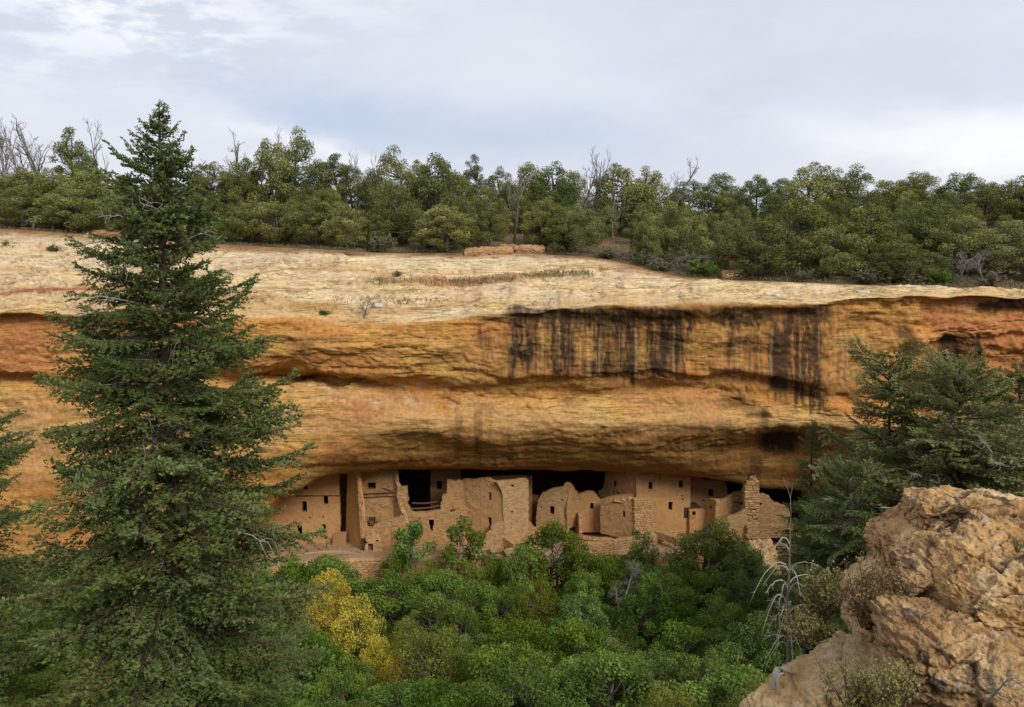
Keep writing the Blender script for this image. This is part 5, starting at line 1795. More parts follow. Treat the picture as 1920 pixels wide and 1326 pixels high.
def dead_bough(seed, thick=1.0):
    rng = np.random.RandomState(seed)
    mb = MB()
    n = 7
    t = np.linspace(0, 1, n)[:, None]
    pts = np.array([[0, 0, 0]]) + t * np.array([1.9, 0.1, 0.05]) + np.array([0, 0, 0.30]) * np.sin(t * 2.6) + rng.normal(0, 0.05, (n, 3)) * t
    mb.tube(pts, thick * np.linspace(0.028, 0.008, n), 4)
    for i in range(7 if thick == 1 else 13):
        k = rng.randint(2, n)
        q = pts[k] + unit(np.array([rng.uniform(0.2, 1), rng.normal(0, .8), rng.uniform(-.5, .5)])) * rng.uniform(.3, .8)
        limb(mb, pts[k], q, 0.012 * thick, 0.005 * thick, rng, 0.22, 5, 3)
    return mb.mesh('dead_bough', [M_dead], True)


DEADB = [dead_bough(360 + i) for i in range(4)]
DEADW = [dead_bough(370 + i, 1.05) for i in range(4)]


def fir(name, label, base, topv, prof, whorl, seed, longs, shorts, drange=(0.0, 1.0), ndead=20, dreach=0.45, group=None, flat=1.0, skip=0.0, trunk_r=0.30, lean=0.0, bough_w=1.0):
    """prof: list of (z fraction, half width in metres); one object per bough"""
    rng = np.random.RandomState(seed)
    root = thing(name, label, 'fir tree', base, group)
    base, topv = np.asarray(base, float), np.asarray(topv, float)
    H = topv[2] - base[2]
    ax = topv - base
    mb = MB()
    tt = np.linspace(0, 1, 14)
    pts = ax[None, :] * tt[:, None] + np.stack([0.10 * np.sin(tt * 7 + seed), 0.10 * np.cos(tt * 5 + seed), 0 * tt], 1) * np.minimum(1, (1 - tt) * 3)[:, None]
    mb.tube(pts, trunk_r * (1 - tt) ** 0.8 + 0.02, 9)
    link('trunk', mb.mesh('trunk', [M_bark], True), root)
    zf = np.array([p_[0] for p_ in prof])
    hw = np.array([p_[1] for p_ in prof])
    f = drange[0]
    while f < 0.985:
        wd = float(np.interp(f, zf, hw))
        c = np.array([np.interp(f, tt, pts[:, q]) for q in range(3)])
        nb = int(rng.randint(6, 9)) if wd > 1.2 else int(rng.randint(5, 7))
        a0 = rng.uniform(0, 6.28)
        for k in range(nb):
            if rng.rand() < skip:
                continue
            ang = a0 + k * 2 * np.pi / nb + rng.normal(0, 0.25)
            ll = wd * rng.uniform(0.55, 1.10)
            pool, bl = (longs, 5.0 if longs is FIR_L else 4.5) if ll > 2.4 else (shorts, 2.0)
            wm, nm = pool[rng.randint(len(pool))]
            s = ll / bl
            pitch = rng.normal(0.04, 0.17) + np.interp(f, [0, 0.5, 0.85, 1.0], [0.15, 0.05, -0.25, -0.9])
            o = link('bough', wm, root)
            o.location = c + np.array([0, 0, rng.uniform(-0.4, 0.4)])
            o.rotation_euler = (rng.normal(0, 0.32), pitch, ang)
            o.scale = (s, max(0.5, s) * bough_w, max(0.6, s) * flat)
            link('needles', nm, o)
        f += whorl(f) / H
    for i in range(ndead):
        f = rng.uniform(0.15, 0.9)
        c = np.array([np.interp(f, tt, pts[:, q]) for q in range(3)])
        o = link('dead_bough', (DEADB if dreach < 0.6 else DEADW)[rng.randint(4)], root)
        ang = rng.uniform(np.pi, 2 * np.pi)
        ll = float(np.interp(f, zf, hw))
        o.location = c + np.array([math.cos(ang), math.sin(ang), 0]) * ll * rng.uniform(0.06 if dreach < 0.6 else 0.35, dreach)
        o.rotation_euler = (rng.normal(0, .5), rng.normal(0, .25), ang)
        s = max(0.35, min(1.2, ll / 2.5)) * rng.uniform(0.5, 1.1)
        o.scale = (s, s, s)
    return root


# the tall fir on the near side
YF = 30.0
b0 = P(345, float(py_of(canyon_z(-12.0, YF) - 0.4, YF)), YF)
t0 = P(298, 190, YF)
Hf = t0.z - b0.z
hp = lambda py: (P(0, py, YF).z - b0.z) / Hf
mp = lambda hw_: hw_ / 1500.0 * YF * 1.02
prof = [(0.0, mp(300)), (hp(1250), mp(285)), (hp(1100), mp(272)), (hp(930), mp(272)), (hp(860), mp(262)), (hp(750), mp(225)), (hp(650), mp(200)), (hp(560), mp(172)), (hp(480), mp(150)), (hp(420), mp(118)), (hp(350), mp(92)), (hp(290), mp(60)), (hp(245), mp(32)), (hp(215), mp(13)), (1.0, mp(4))]
fir('fir_tree', 'tall dark green fir rising from the canyon above the whole cliff', b0, t0, prof, lambda f: 0.58 - 0.30 * f, 5, FIR_L, FIR_S, drange=(0.10, 1), ndead=34, trunk_r=0.42)
# fir at the frame's west edge, only its bough ends in view
b1 = P(-112, float(py_of(canyon_z(-26.0, 36.0) - 0.4, 36.0)), 36.0)
t1 = P(-100, 560, 36.0)
mq = lambda w: w / 1500.0 * 36.0
fir('fir_tree', 'fir mostly out of view with bough tips entering beside the red wall', b1, t1, [(0.0, mq(210)), (0.25, mq(185)), (0.5, mq(170)), (0.75, mq(140)), (0.92, mq(70)), (1, mq(4))], lambda f: 0.75 - 0.3 * f, 9, FIR_L, FIR_S, drange=(0.25, 1), ndead=4)
# firs on the right
def rfir(label, px, ytop, ybase, Y, prof_px, seed, whorl, ndead, longs=FIRP_L, shorts=FIRP_S, skip=0.1, r=0.25, lean=0):
    ybase = float(py_of(canyon_z((px - 960) / 1500.0 * Y, Y) - 0.5, Y))
    b_, t_ = P(px + lean, ybase, Y), P(px, ytop, Y)
    H_ = t_.z - b_.z
    pr = sorted([((P(0, py, Y).z - b_.z) / H_, w / 1500.0 * Y) for py, w in prof_px])
    return fir('fir_tree', label, b_, t_, pr, whorl, seed, longs, shorts, drange=(0.12, 1), ndead=ndead, dreach=0.9, skip=skip, trunk_r=r, flat=0.8, bough_w=1.15)


rfir('ragged flat topped fir with bleached dead boughs in front of the cliff', 1668, 672, 1180, 50.0, [(672, 60), (680, 88), (700, 98), (740, 92), (800, 105), (860, 125), (940, 170), (1040, 190), (1180, 200)], 31, lambda f: 0.62, 46, skip=0.16)
rfir('broad fir with many bleached twigs spreading behind the capstone boulder', 1800, 690, 1190, 47.0, [(690, 15), (710, 60), (740, 120), (800, 170), (870, 215), (960, 270), (1190, 310)], 33, lambda f: 0.42, 56, skip=0.0)
rfir('dark bushy fir top at the frame edge against the red cliff', 1912, 682, 1150, 58.0, [(682, 20), (720, 60), (800, 110), (950, 150), (1150, 170)], 35, lambda f: 0.6, 4, FIR_L, FIR_S, 0.0)
rfir('slender young fir with a thin spire beside the thin stone pillar', 1522, 790, 1120, 54.0, [(790, 5), (830, 22), (870, 34), (930, 46), (1000, 62), (1120, 80)], 37, lambda f: 0.48, 5, FIR_L, FIR_S, 0.1, 0.14)
rfir('low spreading fir filling the slope between young fir and capstone', 1590, 870, 1230, 45.0, [(870, 10), (900, 55), (950, 100), (1020, 135), (1100, 150), (1230, 150)], 39, lambda f: 0.45, 10, FIR_L, FIR_S, 0.05, 0.16)
# ------------------------------------------------------------------ mesa-top woodland
JUN = [broad_tree('juniper', 5.0, 4.4, 50, 12500, 0.135, M_juniper, 400 + i, 0.10, conic=0.30, rclump=(0.34, 0.66), asp=0.55, nstem=3, upbias=1.0) for i in range(6)]
PIN = [broad_tree('pinyon', 6.0, 4.4, 50, 12500, 0.145, M_pinyon, 420 + i, 0.16, conic=0.38, rclump=(0.36, 0.70), asp=0.45, nstem=1, upbias=1.0) for i in range(6)]
TALL = [broad_tree('tall_pinyon', 7.0, 3.2, 38, 8500, 0.145, M_pinyon, 440 + i, 0.16, conic=0.35, rclump=(0.34, 0.62), asp=0.45, nstem=1, upbias=1.0) for i in range(3)]
DEAD = [dead_tree_mesh('snag', 6.0, 460 + i, M_snag, 0.8, 3, 8) for i in range(4)]
TWIST = [dead_tree_mesh('twisted_snag', 6.0, 470 + i, M_snag, 1.1, 3, 9, 0.15, 0.9) for i in range(3)]
POLE = [dead_tree_mesh('pole_snag', 5.0, 480 + i, M_char, 0.4, 2, 5, 0.03) for i in range(2)]
LOWDEAD = [dead_tree_mesh('dead_brush', 2.4, 490 + i, M_snag, 1.6, 3, 11, 0.5, 0.1) for i in range(3)]
BUSH = [bush_meshes('shrub', 1.4, 2.0, 34, 2600, 0.11, M_sage, 500 + i) for i in range(3)]
GBUSH = [bush_meshes('green_shrub', 1.5, 2.2, 36, 3600, 0.12, M_oak_bright, 510 + i) for i in range(2)]
TUFT = [bush_meshes('grass_tuft', 0.5, 0.9, 30, 700, 0.12, M_drygrass, 515 + i, M_twig, 0.12) for i in range(2)]

WOOD = 'trees of the mesa woodland'
placed = []           # (x, y, r)
records = []


def ground(px, Y):
    x = (px - 960) / 1500.0 * Y
    # a photo column is a plane through the eye that leans with pitch; correct x for the ground height
    z = float(mesa_z(x, Y))
    x = (px - 960) / 1500.0 * (Y * CP - z * SP)
    return Vector((x, Y, float(mesa_z(x, Y))))


def edgeY(px):
    return float(np.interp(px, PXS, knots[:, 0, 1]))


def add_tree(kind, px, Y, top_py=None, h=None, wpx=None, label=None, rz=None):
    gpt = ground(px, Y)
    if h is None:
        h = float(at(px, top_py, Y)[2]) - gpt.z
    pool, H0, W0, nm, cat, pn = {
        'juniper': (JUN, 5.0, 4.4, 'juniper_tree', 'tree', 1), 'pinyon': (PIN, 6.0, 4.4, 'pinyon_tree', 'tree', 1), 'tall': (TALL, 7.0, 3.2, 'pinyon_tree', 'tree', 1),
        'dead': (DEAD, 6.0, 3.0, 'dead_tree', 'dead tree', 0), 'twist': (TWIST, 6.0, 4, 'dead_tree', 'dead tree', 0), 'pole': (POLE, 5.0, 1.5, 'dead_tree', 'dead tree', 0),
        'brush': (LOWDEAD, 2.2, 3.2, 'dead_brush', 'dead brush', 0), 'bush': (BUSH, 1.4, 2.0, 'shrub', 'shrub', 1), 'green': (GBUSH, 1.5, 2.2, 'shrub', 'shrub', 1)}[kind]
    pr = pool[rp.randint(len(pool))]
    hs = h / H0
    ws = (wpx / 1500.0 * Y / W0) if wpx else hs * rp.uniform(0.85, 1.2)
    if pn:
        names = ('trunk', 'crown') if kind in ('juniper', 'pinyon', 'tall') else ('stems', 'leaves')
        o = plant(nm, label or '', cat, pr[0], pr[1], gpt, hs, ws, rz, WOOD if cat in ('tree',) else None, names)
    else:
        o = link(nm, pr)
        o.location = gpt
        o.scale = (ws, ws, hs)
        o.rotation_euler = (0, 0, rp.uniform(0, 6.28) if rz is None else rz)
        tag(o, label or '', cat, 'bare snags of the mesa woodland' if 'tree' in cat else None)
    placed.append((gpt.x, gpt.y, ws * W0 * 0.5))
    records.append((o, kind, px, Y, h))
    return o


# trees one can single out in the photograph: skyline, then the front edge
for kind, px, Y, tp, wpx in [
        ('tall', 140, 118, 240, 62), ('pinyon', 168, 112, 282, 55), ('juniper', 60, 112, 318, 90), ('juniper', 20, 116, 330, 80), ('juniper', 110, 108, 326, 110), ('juniper', 170, 108, 322, 100),
        ('pinyon', 400, 118, 305, 80), ('juniper', 460, 116, 300, 75), ('juniper', 515, 116, 268, 80), ('pinyon', 570, 118, 249, 75), ('tall', 628, 120, 284, 55), ('tall', 604, 118, 300, 50), ('pinyon', 660, 124, 312, 60),
        ('pinyon', 740, 112, 283, 75), ('pinyon', 700, 118, 318, 60), ('juniper', 818, 110, 296, 90), ('juniper', 790, 116, 306, 70), ('tall', 889, 122, 291, 40), ('juniper', 860, 120, 330, 70), ('juniper', 936, 122, 315, 52),
        ('juniper', 990, 118, 308, 65), ('juniper', 1035, 118, 306, 75), ('juniper', 1075, 124, 322, 60), ('juniper', 1165, 112, 312, 95), ('juniper', 1215, 114, 315, 70), ('pinyon', 1290, 124, 338, 75), ('juniper', 1348, 126, 326, 70),
        ('juniper', 1415, 126, 332, 60), ('pinyon', 1465, 122, 336, 60), ('juniper', 1522, 114, 308, 90), ('pinyon', 1562, 116, 322, 60), ('pinyon', 1603, 114, 315, 75), ('juniper', 1660, 122, 342, 80), ('pinyon', 1722, 126, 324, 70),
        ('juniper', 1695, 124, 334, 60), ('pinyon', 1800, 122, 326, 80), ('juniper', 1845, 126, 344, 70), ('juniper', 1900, 116, 332, 80), ('juniper', 1940, 118, 338, 80), ('juniper', -30, 116, 325, 90)]:
    add_tree(kind, px, Y, tp, wpx=wpx * 1.25)
for kind, px, dY, tp, wpx in [
        ('juniper', 835, 1.5, 388, 130), ('bush', 713, 1.0, 432, 66), ('pinyon', 1088, 2.0, 388, 95), ('juniper', 1425, 3.0, 415, 150), ('green', 1318, 2.0, 482, 90), ('juniper', 1550, 3.5, 428, 135), ('juniper', 1665, 3.0, 455, 120),
        ('juniper', 1735, 3.0, 470, 90), ('pinyon', 1890, 6.0, 415, 130), ('juniper', 1800, 8.0, 410, 120), ('juniper', 1290, 9.0, 400, 90), ('juniper', 1215, 4.0, 405, 60), ('pinyon', 915, 5.0, 350, 85), ('juniper', 1020, 6.0, 372, 90),
        ('juniper', 650, 3.0, 388, 100), ('juniper', 590, 4.0, 375, 110), ('juniper', 510, 4.0, 380, 120), ('juniper', 450, 3.0, 390, 100), ('pinyon', 745, 6.0, 345, 100), ('juniper', 140, 3.0, 355, 130), ('juniper', 40, 4.0, 352, 120), ('juniper', 1490, 9.0, 372, 130),
        ('juniper', 1620, 9.0, 385, 120), ('pinyon', 1740, 12.0, 375, 120), ('bush', 1240, 1.5, 486, 60), ('bush', 1700, 1.2, 500, 70), ('bush', 1860, 1.2, 508, 60), ('bush', 1630, 1.0, 498, 80), ('green', 1760, 1.5, 498, 60), ('bush', 1210, 2.5, 470, 55),
        ('bush', 1505, 1.2, 500, 60), ('bush', 290, 1.5, 418, 60), ('bush', 380, 1.2, 430, 70), ('juniper', 340, 5, 385, 110), ('juniper', 240, 5, 372, 110), ('bush', 1140, 2, 462, 60), ('bush', 1390, 1.2, 505, 50), ('bush', 1040, 1.5, 452, 40)]:
    add_tree(kind, px, edgeY(px) + dY, tp, wpx=wpx)
# dead standing wood
for kind, px, Y, tp, wpx in [('twist', 4, 112, 246, 50), ('dead', 30, 116, 268, 45), ('dead', 76, 122, 240, 60), ('dead', 92, 124, 262, 40), ('dead', 60, 120, 280, 40), ('twist', 165, 120, 240, 40), ('pole', 196, 112, 280, 14), ('pole', 212, 116, 290, 12),
                             ('dead', 435, 122, 300, 40), ('dead', 462, 122, 278, 45), ('pole', 487, 112, 276, 16), ('dead', 664, 122, 292, 22), ('twist', 1078, 112, 296, 55), ('twist', 1112, 112, 292, 50), ('dead', 1254, 118, 316, 45), ('dead', 520, 124, 252, 25),
                             ('dead', 962, 100, 332, 50), ('dead', 700, 122, 300, 20), ('dead', 1150, 106, 360, 30), ('dead', 380, 120, 305, 40), ('dead', 760, 106, 350, 40), ('dead', 0, 124, 262, 50), ('dead', 45, 126, 250, 30)]:
    add_tree(kind, px, Y, tp, wpx=wpx)
for px, dY, tp, wpx in [(95, 2.0, 375, 110), (60, 1.5, 395, 80), (1250, 2.5, 455, 110), (1790, 2.5, 480, 110), (1215, 1.0, 478, 70), (1850, 2.5, 478, 90), (1160, 1.5, 462, 60), (1480, 1.5, 490, 50)]:
    add_tree('brush', px, edgeY(px) + dY, tp, wpx=wpx)
# fill between them
n_named = len(records)
tries = 0
fill = 0
while fill < 225 and tries < 16000:
    tries += 1
    px = rp.uniform(-130, 2090)
    e = edgeY(px)
    Y = e + 2.5 + (rp.rand() ** 1.35) * (128 - e)
    if 905 < px < 1010 and Y < e + 11:
        continue
    gpt = ground(px, Y)
    rr_ = 1.5 + 0.018 * (Y - 75)
    if any((gpt.x - q[0]) ** 2 + (gpt.y - q[1]) ** 2 < ((0.50 if Y < 100 else 0.40) * (q[2] + rr_)) ** 2 for q in placed):
        continue
    kind = ['juniper', 'juniper', 'pinyon', 'pinyon', 'tall'][rp.randint(5)]
    h = rp.uniform(3.2, 5.2) * (0.8 + 0.35 * (Y - e) / 45) * (1.15 if px < 700 else 1.0)
    # keep clear of the skyline that the photograph shows
    lim = np.interp(px, [0, 200, 450, 560, 700, 900, 1100, 1300, 1500, 1600, 1750, 1920], [330, 330, 325, 300, 320, 330, 335, 345, 340, 335, 345, 350])
    hmax = float(at(px, lim, Y)[2]) - gpt.z
    h = min(h, hmax)
    if h < 1.8:
        continue
    add_tree(kind, px, Y, h=h)
    fill += 1

# labels that single each one out: what it looks like, which row it stands in, what it stands by
LAND = [(-200, 60, 'at the far western end of the wood'), (60, 130, 'by the grey dead brush heap'), (130, 215, 'by the blackened snag poles'), (215, 420, 'behind the tall fir tip'), (420, 490, 'just east of the tall fir'),
        (490, 545, 'over the pale shoulder beside the fir'), (545, 610, 'above the ledge shadow east of the fir'), (610, 680, 'above the bare shrub on the rim'), (680, 760, 'uphill of the round sage bush'), (760, 870, 'around the rounded slickrock edge tree'), (870, 945, 'above the western flat red slab'),
        (945, 1010, 'above the eastern flat red slab'), (1010, 1065, 'just east of the flat red slabs'), (1065, 1135, 'below the twin twisted snags'), (1135, 1200, 'uphill of the grassy slickrock tongue'), (1200, 1270, 'by the fallen grey branches'), (1270, 1350, 'behind the bright green bush'),
        (1350, 1450, 'above the broad streak in the wall'), (1450, 1530, 'over the darkest wall streak'), (1530, 1600, 'above the end of the streaked wall'), (1600, 1660, 'above the small pale rim flake'), (1660, 1730, 'above the flat topped fir'), (1730, 1800, 'above the broad bleached fir'), (1800, 1870, 'by the eastern heap of grey brush'), (1870, 2300, 'at the far eastern end of the wood')]
KW = {'juniper': 'rounded olive juniper', 'pinyon': 'dark bushy pinyon', 'tall': 'slim dark pinyon', 'dead': 'thin bare grey snag', 'twist': 'twisted bare grey snag', 'pole': 'blackened bare pole snag', 'brush': 'low heap of grey dead brush', 'bush': 'low grey green sage bush', 'green': 'bright green leafy bush'}
ORD = ['first', 'second', 'third', 'fourth', 'fifth', 'sixth', 'seventh', 'eighth', 'ninth', 'tenth']
bucket = {}
for o, kind, px, Y, h in records:
    dY = Y - edgeY(px)
    row = 'at the slickrock edge' if dY < 4.5 else ('in the near ranks' if dY < 14 else ('in the middle ranks' if dY < 28 else 'in the skyline rank'))
    seg = next(t for a, b_, t in LAND if a <= px < b_)
    size = ('small ' if h < 3.6 else ('big ' if h > 6.0 else '')) if kind in ('juniper', 'pinyon', 'tall', 'dead', 'twist') else ''
    bucket.setdefault((size + KW[kind], row, seg), []).append((px, o))
for (kw, row, seg), lst in bucket.items():
    lst.sort(key=lambda q: q[0])
    for i, (px, o) in enumerate(lst):
        o['label'] = (kw + ' ' + row + ' ' + seg) if len(lst) == 1 else (ORD[i] + ' ' + kw + ' from the west ' + row + ' ' + seg)
        w_ = o['label'].split()
        if len(w_) > 16:
            o['label'] = (ORD[i] + ' ' + kw + ' ' + row + ' ' + seg)
            if len(o['label'].split()) > 16:
                o['label'] = ' '.join(o['label'].replace('in the ', 'in ').replace('just ', '').split()[:16])

# ground cover between the trees: stuff, nobody could count it
gc = np.random.RandomState(77)
Nn_ = 110000
pxs = gc.uniform(-60, 1980, Nn_)
es = np.interp(pxs, PXS, knots[:, 0, 1])
Ys = es + 0.2 + gc.rand(Nn_) ** 1.4 * 60
a_ = (pxs - 960) / 1500.0
xs = a_ * Ys * 1.0
keep = fbm(xs / 4.0, Ys / 4.0, 6.6, 3) > -0.08
xs, Ys = xs[keep], Ys[keep]
zs = mesa_z(xs, Ys)
Pc = np.stack([xs, Ys, zs + gc.uniform(0.02, 0.30, len(xs))], 1)
V, Q = rand_leaves(Pc, np.array([0, 0, .2]), 0.24, 0.28, gc, 0.1)
tag(link('undergrowth', mesh_np('undergrowth', V, Q, [M_sage], False, fattr={'tint': gc.rand(len(xs))})), 'dry grass and low herbs under the mesa trees', kind='stuff')
# grass growing in the hollow of the slickrock
Pg = []
for k in range(900):
    px = gc.uniform(690, 1110)
    hol_ = float(np.interp(px, cols, [0] * len(cols))) + 529 - 14 * float(sstep(850, 1080, np.array(px))) + gc.normal(0, 3.0)
    if gc.rand() > (0.3 if px < 820 else 1.0):
        continue
    q, nn = on_cliff(px, hol_)
    for _ in range(3):
        Pg.append(np.array(q) + np.array([gc.normal(0, .25), gc.normal(0, .3), gc.uniform(0.05, 0.22)]))
for (cx, cy, n_) in [(755, 567, 60), (690, 565, 30), (815, 568, 50), (605, 587, 35), (640, 565, 25), (150, 555, 60), (20, 462, 40), (1010, 572, 20)]:
    for k in range(n_):
        q, nn = on_cliff(cx + gc.normal(0, 12), cy + gc.normal(0, 2.5))
        Pg.append(np.array(q) + np.array([gc.normal(0, .15), gc.normal(0, .15), gc.uniform(0.04, 0.2)]))
Pg = np.array(Pg)
t_ = unit(np.array([0, 0, 1.0]) + gc.normal(0, 0.35, (len(Pg), 3)))
b_ = unit(np.cross(t_, gc.normal(size=(len(Pg), 3))))
V, Q = quads(Pg, t_, b_, gc.uniform(.25, .5, len(Pg)), 0.09)
tag(link('grass', mesh_np('grass', V, Q, [M_drygrass], False, fattr={'tint': gc.rand(len(Pg))})), 'dry grass in the hollows of the slickrock', kind='stuff')

# single plants on the rock
def rock_plant(kind, name, label, px, py, h, w, pool):
    q, nn = on_cliff(px, py)
    pr = pool[rp.randint(len(pool))]
    if isinstance(pr, tuple):
        o = plant(name, label, 'shrub' if 'shrub' in name else 'grass', pr[0], pr[1], q, h, w, None, None, ('stems', 'leaves'))
    else:
        o = link(name, pr)
        o.location = q
        o.scale = (w, w, h)
        tag(o, label, 'shrub')
    return o


rock_plant('', 'dry_shrub', 'dry brown tuft on the upper slickrock near the western wood', 100, 474, 0.7, 0.9, BUSH)
rock_plant('', 'dry_shrub', 'small tuft growing on the pale slickrock west of the grassy hollow', 745, 518, 0.5, 0.6, BUSH)
rock_plant('', 'bare_shrub', 'bare grey shrub on the rim beside the pale slab', 680, 596, 0.95, 0.8, LOWDEAD)
rock_plant('', 'low_shrub', 'flat brown shrub at the wood edge above the bare shrub', 640, 475, 0.3, 1.2, LOWDEAD)
rock_plant('', 'cliff_shrub', 'green shrub clinging to the streaked wall', 985, 676, 1.0, 0.9, BUSH)
rock_plant('', 'cliff_shrub', 'small dark bush on the wall at the west end of the streaks', 962, 664, 0.6, 0.5, BUSH)
rock_plant('', 'rim_shrub', 'low green cushion in the cavity of the rim shoulder', 610, 590, 0.3, 0.6, GBUSH)
rock_plant('', 'grass_tuft', 'pale grass tuft at the western edge of the slickrock', 12, 462, 1.3, 1.6, TUFT)
# ------------------------------------------------------------------ the oak thicket in the canyon
OAK = [broad_tree('oak', 6.5, 5.4, 48, 15225, 0.160, M_oak, 600 + i, 0.14, rclump=(0.30, 0.95), nstem=3, asp=0.62) for i in range(5)]
OAKD = [broad_tree('dark_oak', 6.5, 5.0, 46, 14500, 0.144, M_oak_dark, 620 + i, 0.18, rclump=(0.28, 0.9), nstem=3, asp=0.55) for i in range(4)]
OAKB = [broad_tree('bright_oak', 6.0, 4.6, 42, 13775, 0.160, M_oak_bright, 640 + i, 0.18, rclump=(0.28, 0.9), nstem=3, asp=0.62) for i in range(3)]
OAKY = [broad_tree('yellow_oak', 6.0, 4.2, 40, 13050, 0.152, M_yellow, 660 + i, 0.15, rclump=(0.45, 0.9), nstem=3, asp=0.62) for i in range(3)]
OAKT = [broad_tree('turning_oak', 6.0, 4.4, 36, 9425, 0.144, M_yelgreen, 670 + i, 0.18, rclump=(0.45, 0.9), nstem=3, asp=0.6) for i in range(2)]
OPEN = [broad_tree('open_oak', 5.0, 3.4, 13, 2600, 0.19, M_oak, 680 + i, 0.42, rclump=(0.38, 0.66), nstem=2, asp=0.62) for i in range(3)]
THICK = 'oaks of the canyon thicket'
th_rec = []
th_pl = []


def add_oak(pool, kw, px, top, Y, wpx, label=None, drop=None, name='oak_tree'):
    """oak whose crown top shows at photo row `top`; it stands on the canyon floor"""
    q = P(px, top, Y)
    zg = float(canyon_z(q.x, Y))
    if Y > 69:
        zg = max(zg, -34.2)
    h = max(2.5, q.z - zg)
    H0 = {id(OAK): 6.5, id(OAKD): 6.5, id(OAKB): 6.0, id(OAKY): 6.0, id(OAKT): 6.0, id(OPEN): 5.0}[id(pool)]
    W0 = {id(OAK): 5.4, id(OAKD): 5.0, id(OAKB): 4.6, id(OAKY): 4.2, id(OAKT): 4.4, id(OPEN): 3.4}[id(pool)]
    pr = pool[rp.randint(len(pool))]
    o = plant(name, label or '', 'tree', pr[0], pr[1], (q.x, Y, q.z - h), h / H0, wpx / 1500.0 * Y / W0, None, THICK)
    th_pl.append((q.x, Y, wpx / 1500.0 * Y * 0.5))
    th_rec.append((o, kw, px, top, Y, label))
    return o


# the ones that can be told apart
add_oak(OAK, '', 1040, 994, 67.0, 150, 'big round oak crowning the thicket below the square tower')
add_oak(OAK, '', 1100, 1030, 64.0, 120, 'oak at the east flank of the big round oak')
add_oak(OAK, '', 980, 1030, 65.5, 110, 'oak at the west flank of the big round oak')
add_oak(OPEN, '', 858, 976, 70.0, 96, 'leafy young oak sprig standing in front of the doorway wall')
add_oak(OPEN, '', 770, 985, 70.5, 90, 'open branched young oak over the short stone pier')
add_oak(OPEN, '', 740, 1030, 69.0, 70, 'little open oak west of the short stone pier')
add_oak(OPEN, '', 1205, 996, 70.5, 60, 'thin young oak in front of the terrace wall')
add_oak(OAKD, '', 1335, 978, 67.5, 150, 'bushy oak hiding the foot of the ramped ruin wall')
add_oak(OAKD, '', 1400, 1022, 66.0, 110, 'oak spreading just west of the pale path boulder')
add_oak(OAKB, '', 612, 1052, 63.0, 165, 'light green oak under the round court')
add_oak(OAKB, '', 552, 1064, 60.0, 150, 'light green oak tucked behind the tall fir boughs')
add_oak(OAKY, '', 612, 1082, 56.0, 110, 'yellow autumn oak, uppermost of the yellow drift', name='yellow_oak')
add_oak(OAKY, '', 665, 1130, 53.0, 110, 'yellow autumn oak in the middle of the yellow drift', name='yellow_oak')
add_oak(OAKY, '', 712, 1200, 50.0, 75, 'yellow autumn oak, lowest and narrowest of the yellow drift', name='yellow_oak')
add_oak(OAKY, '', 740, 1236, 45.5, 78, 'yellow autumn oak trailing below the yellow drift', name='yellow_oak')
add_oak(OAKY, '', 600, 1128, 54.5, 90, 'small yellow oak on the fir side of the yellow drift', name='yellow_oak')
add_oak(OAKT, '', 765, 1165, 51.0, 80, 'yellow green turning oak just east of the yellow drift')
add_oak(OAKT, '', 690, 1275, 44.0, 130, 'yellow green turning oak at the bottom of the frame')
add_oak(OAKT, '', 1000, 1090, 57.0, 110, 'olive yellow oak in the middle of the thicket')
add_oak(OAKB, '', 1215, 1092, 56.0, 120, 'bright green oak standing out in the eastern thicket')
add_oak(OAKB, '', 725, 1088, 63.0, 150, 'fresh green oak below the court retaining wall')
add_oak(OAKB, '', 860, 1225, 48.0, 150, 'fresh green oak low in the middle of the frame')
add_oak(OAKT, '', 30, 1255, 44.0, 90, 'yellowing oak in the bottom western corner')
add_oak(OAK, '', 60, 1085, 60.0, 170, 'oak at the foot of the red wall west of the fir')
add_oak(OAKB, '', 20, 1110, 57.0, 140, 'light oak at the frame edge below the red wall')
add_oak(OAK, '', 630, 1262, 42.0, 130, 'green oak low under the yellow drift')
# the rest of the thicket
tries = fill = 0
while fill < 190 and tries < 16000:
    tries += 1
    Y = rp.uniform(33, 71)
    px = rp.uniform(-60, 1660)
    if px > 1560 and Y > 60:
        continue
    lim = np.interp(px, [-60, 100, 500, 640, 700, 760, 900, 1000, 1100, 1170, 1260, 1300, 1400, 1440, 1500, 1700], [1075, 1075, 1075, 1095, 1090, 1058, 1042, 1030, 1036, 1042, 1034, 1010, 1040, 1080, 1110, 1140])
    if 540 < px < 770:
        lim = max(lim, (1062 if Y > 57 else 1165) + (px - 560) * 0.75)
    q0 = at(px, lim, Y)
    zg = float(canyon_z(q0[0], Y))
    wpx = rp.uniform(3.6, 6.2) / Y * 1500
    r_ = wpx / 1500 * Y * 0.5
    h = min(rp.uniform(4.0, 6.6), q0[2] - zg - rp.uniform(0, 0.4))
    if h < 1.8:
        continue
    if any((q0[0] - q[0]) ** 2 + (Y - q[1]) ** 2 < (0.44 * (q[2] + r_)) ** 2 for q in th_pl):
        continue
    top = float(py_of(zg + h, Y))
    k = rp.rand()
    reg = fbm(np.array(q0[0] / 9.0), np.array(Y / 9.0), 2.0, 2)
    if k < 0.42:
        pool, kw = OAK, 'mid green oak'
    elif k < 0.78:
        pool, kw = OAKD, 'dark green oak'
    elif k < 0.95:
        pool, kw = OAKB, 'light green oak'
    else:
        pool, kw = OAKT, 'olive yellow oak'
    if 560 < px < 900 and Y < 50 and k < 0.6:
        pool, kw = OAKB, 'light green oak'
    add_oak(pool, kw, px, top, Y, wpx)
    fill += 1
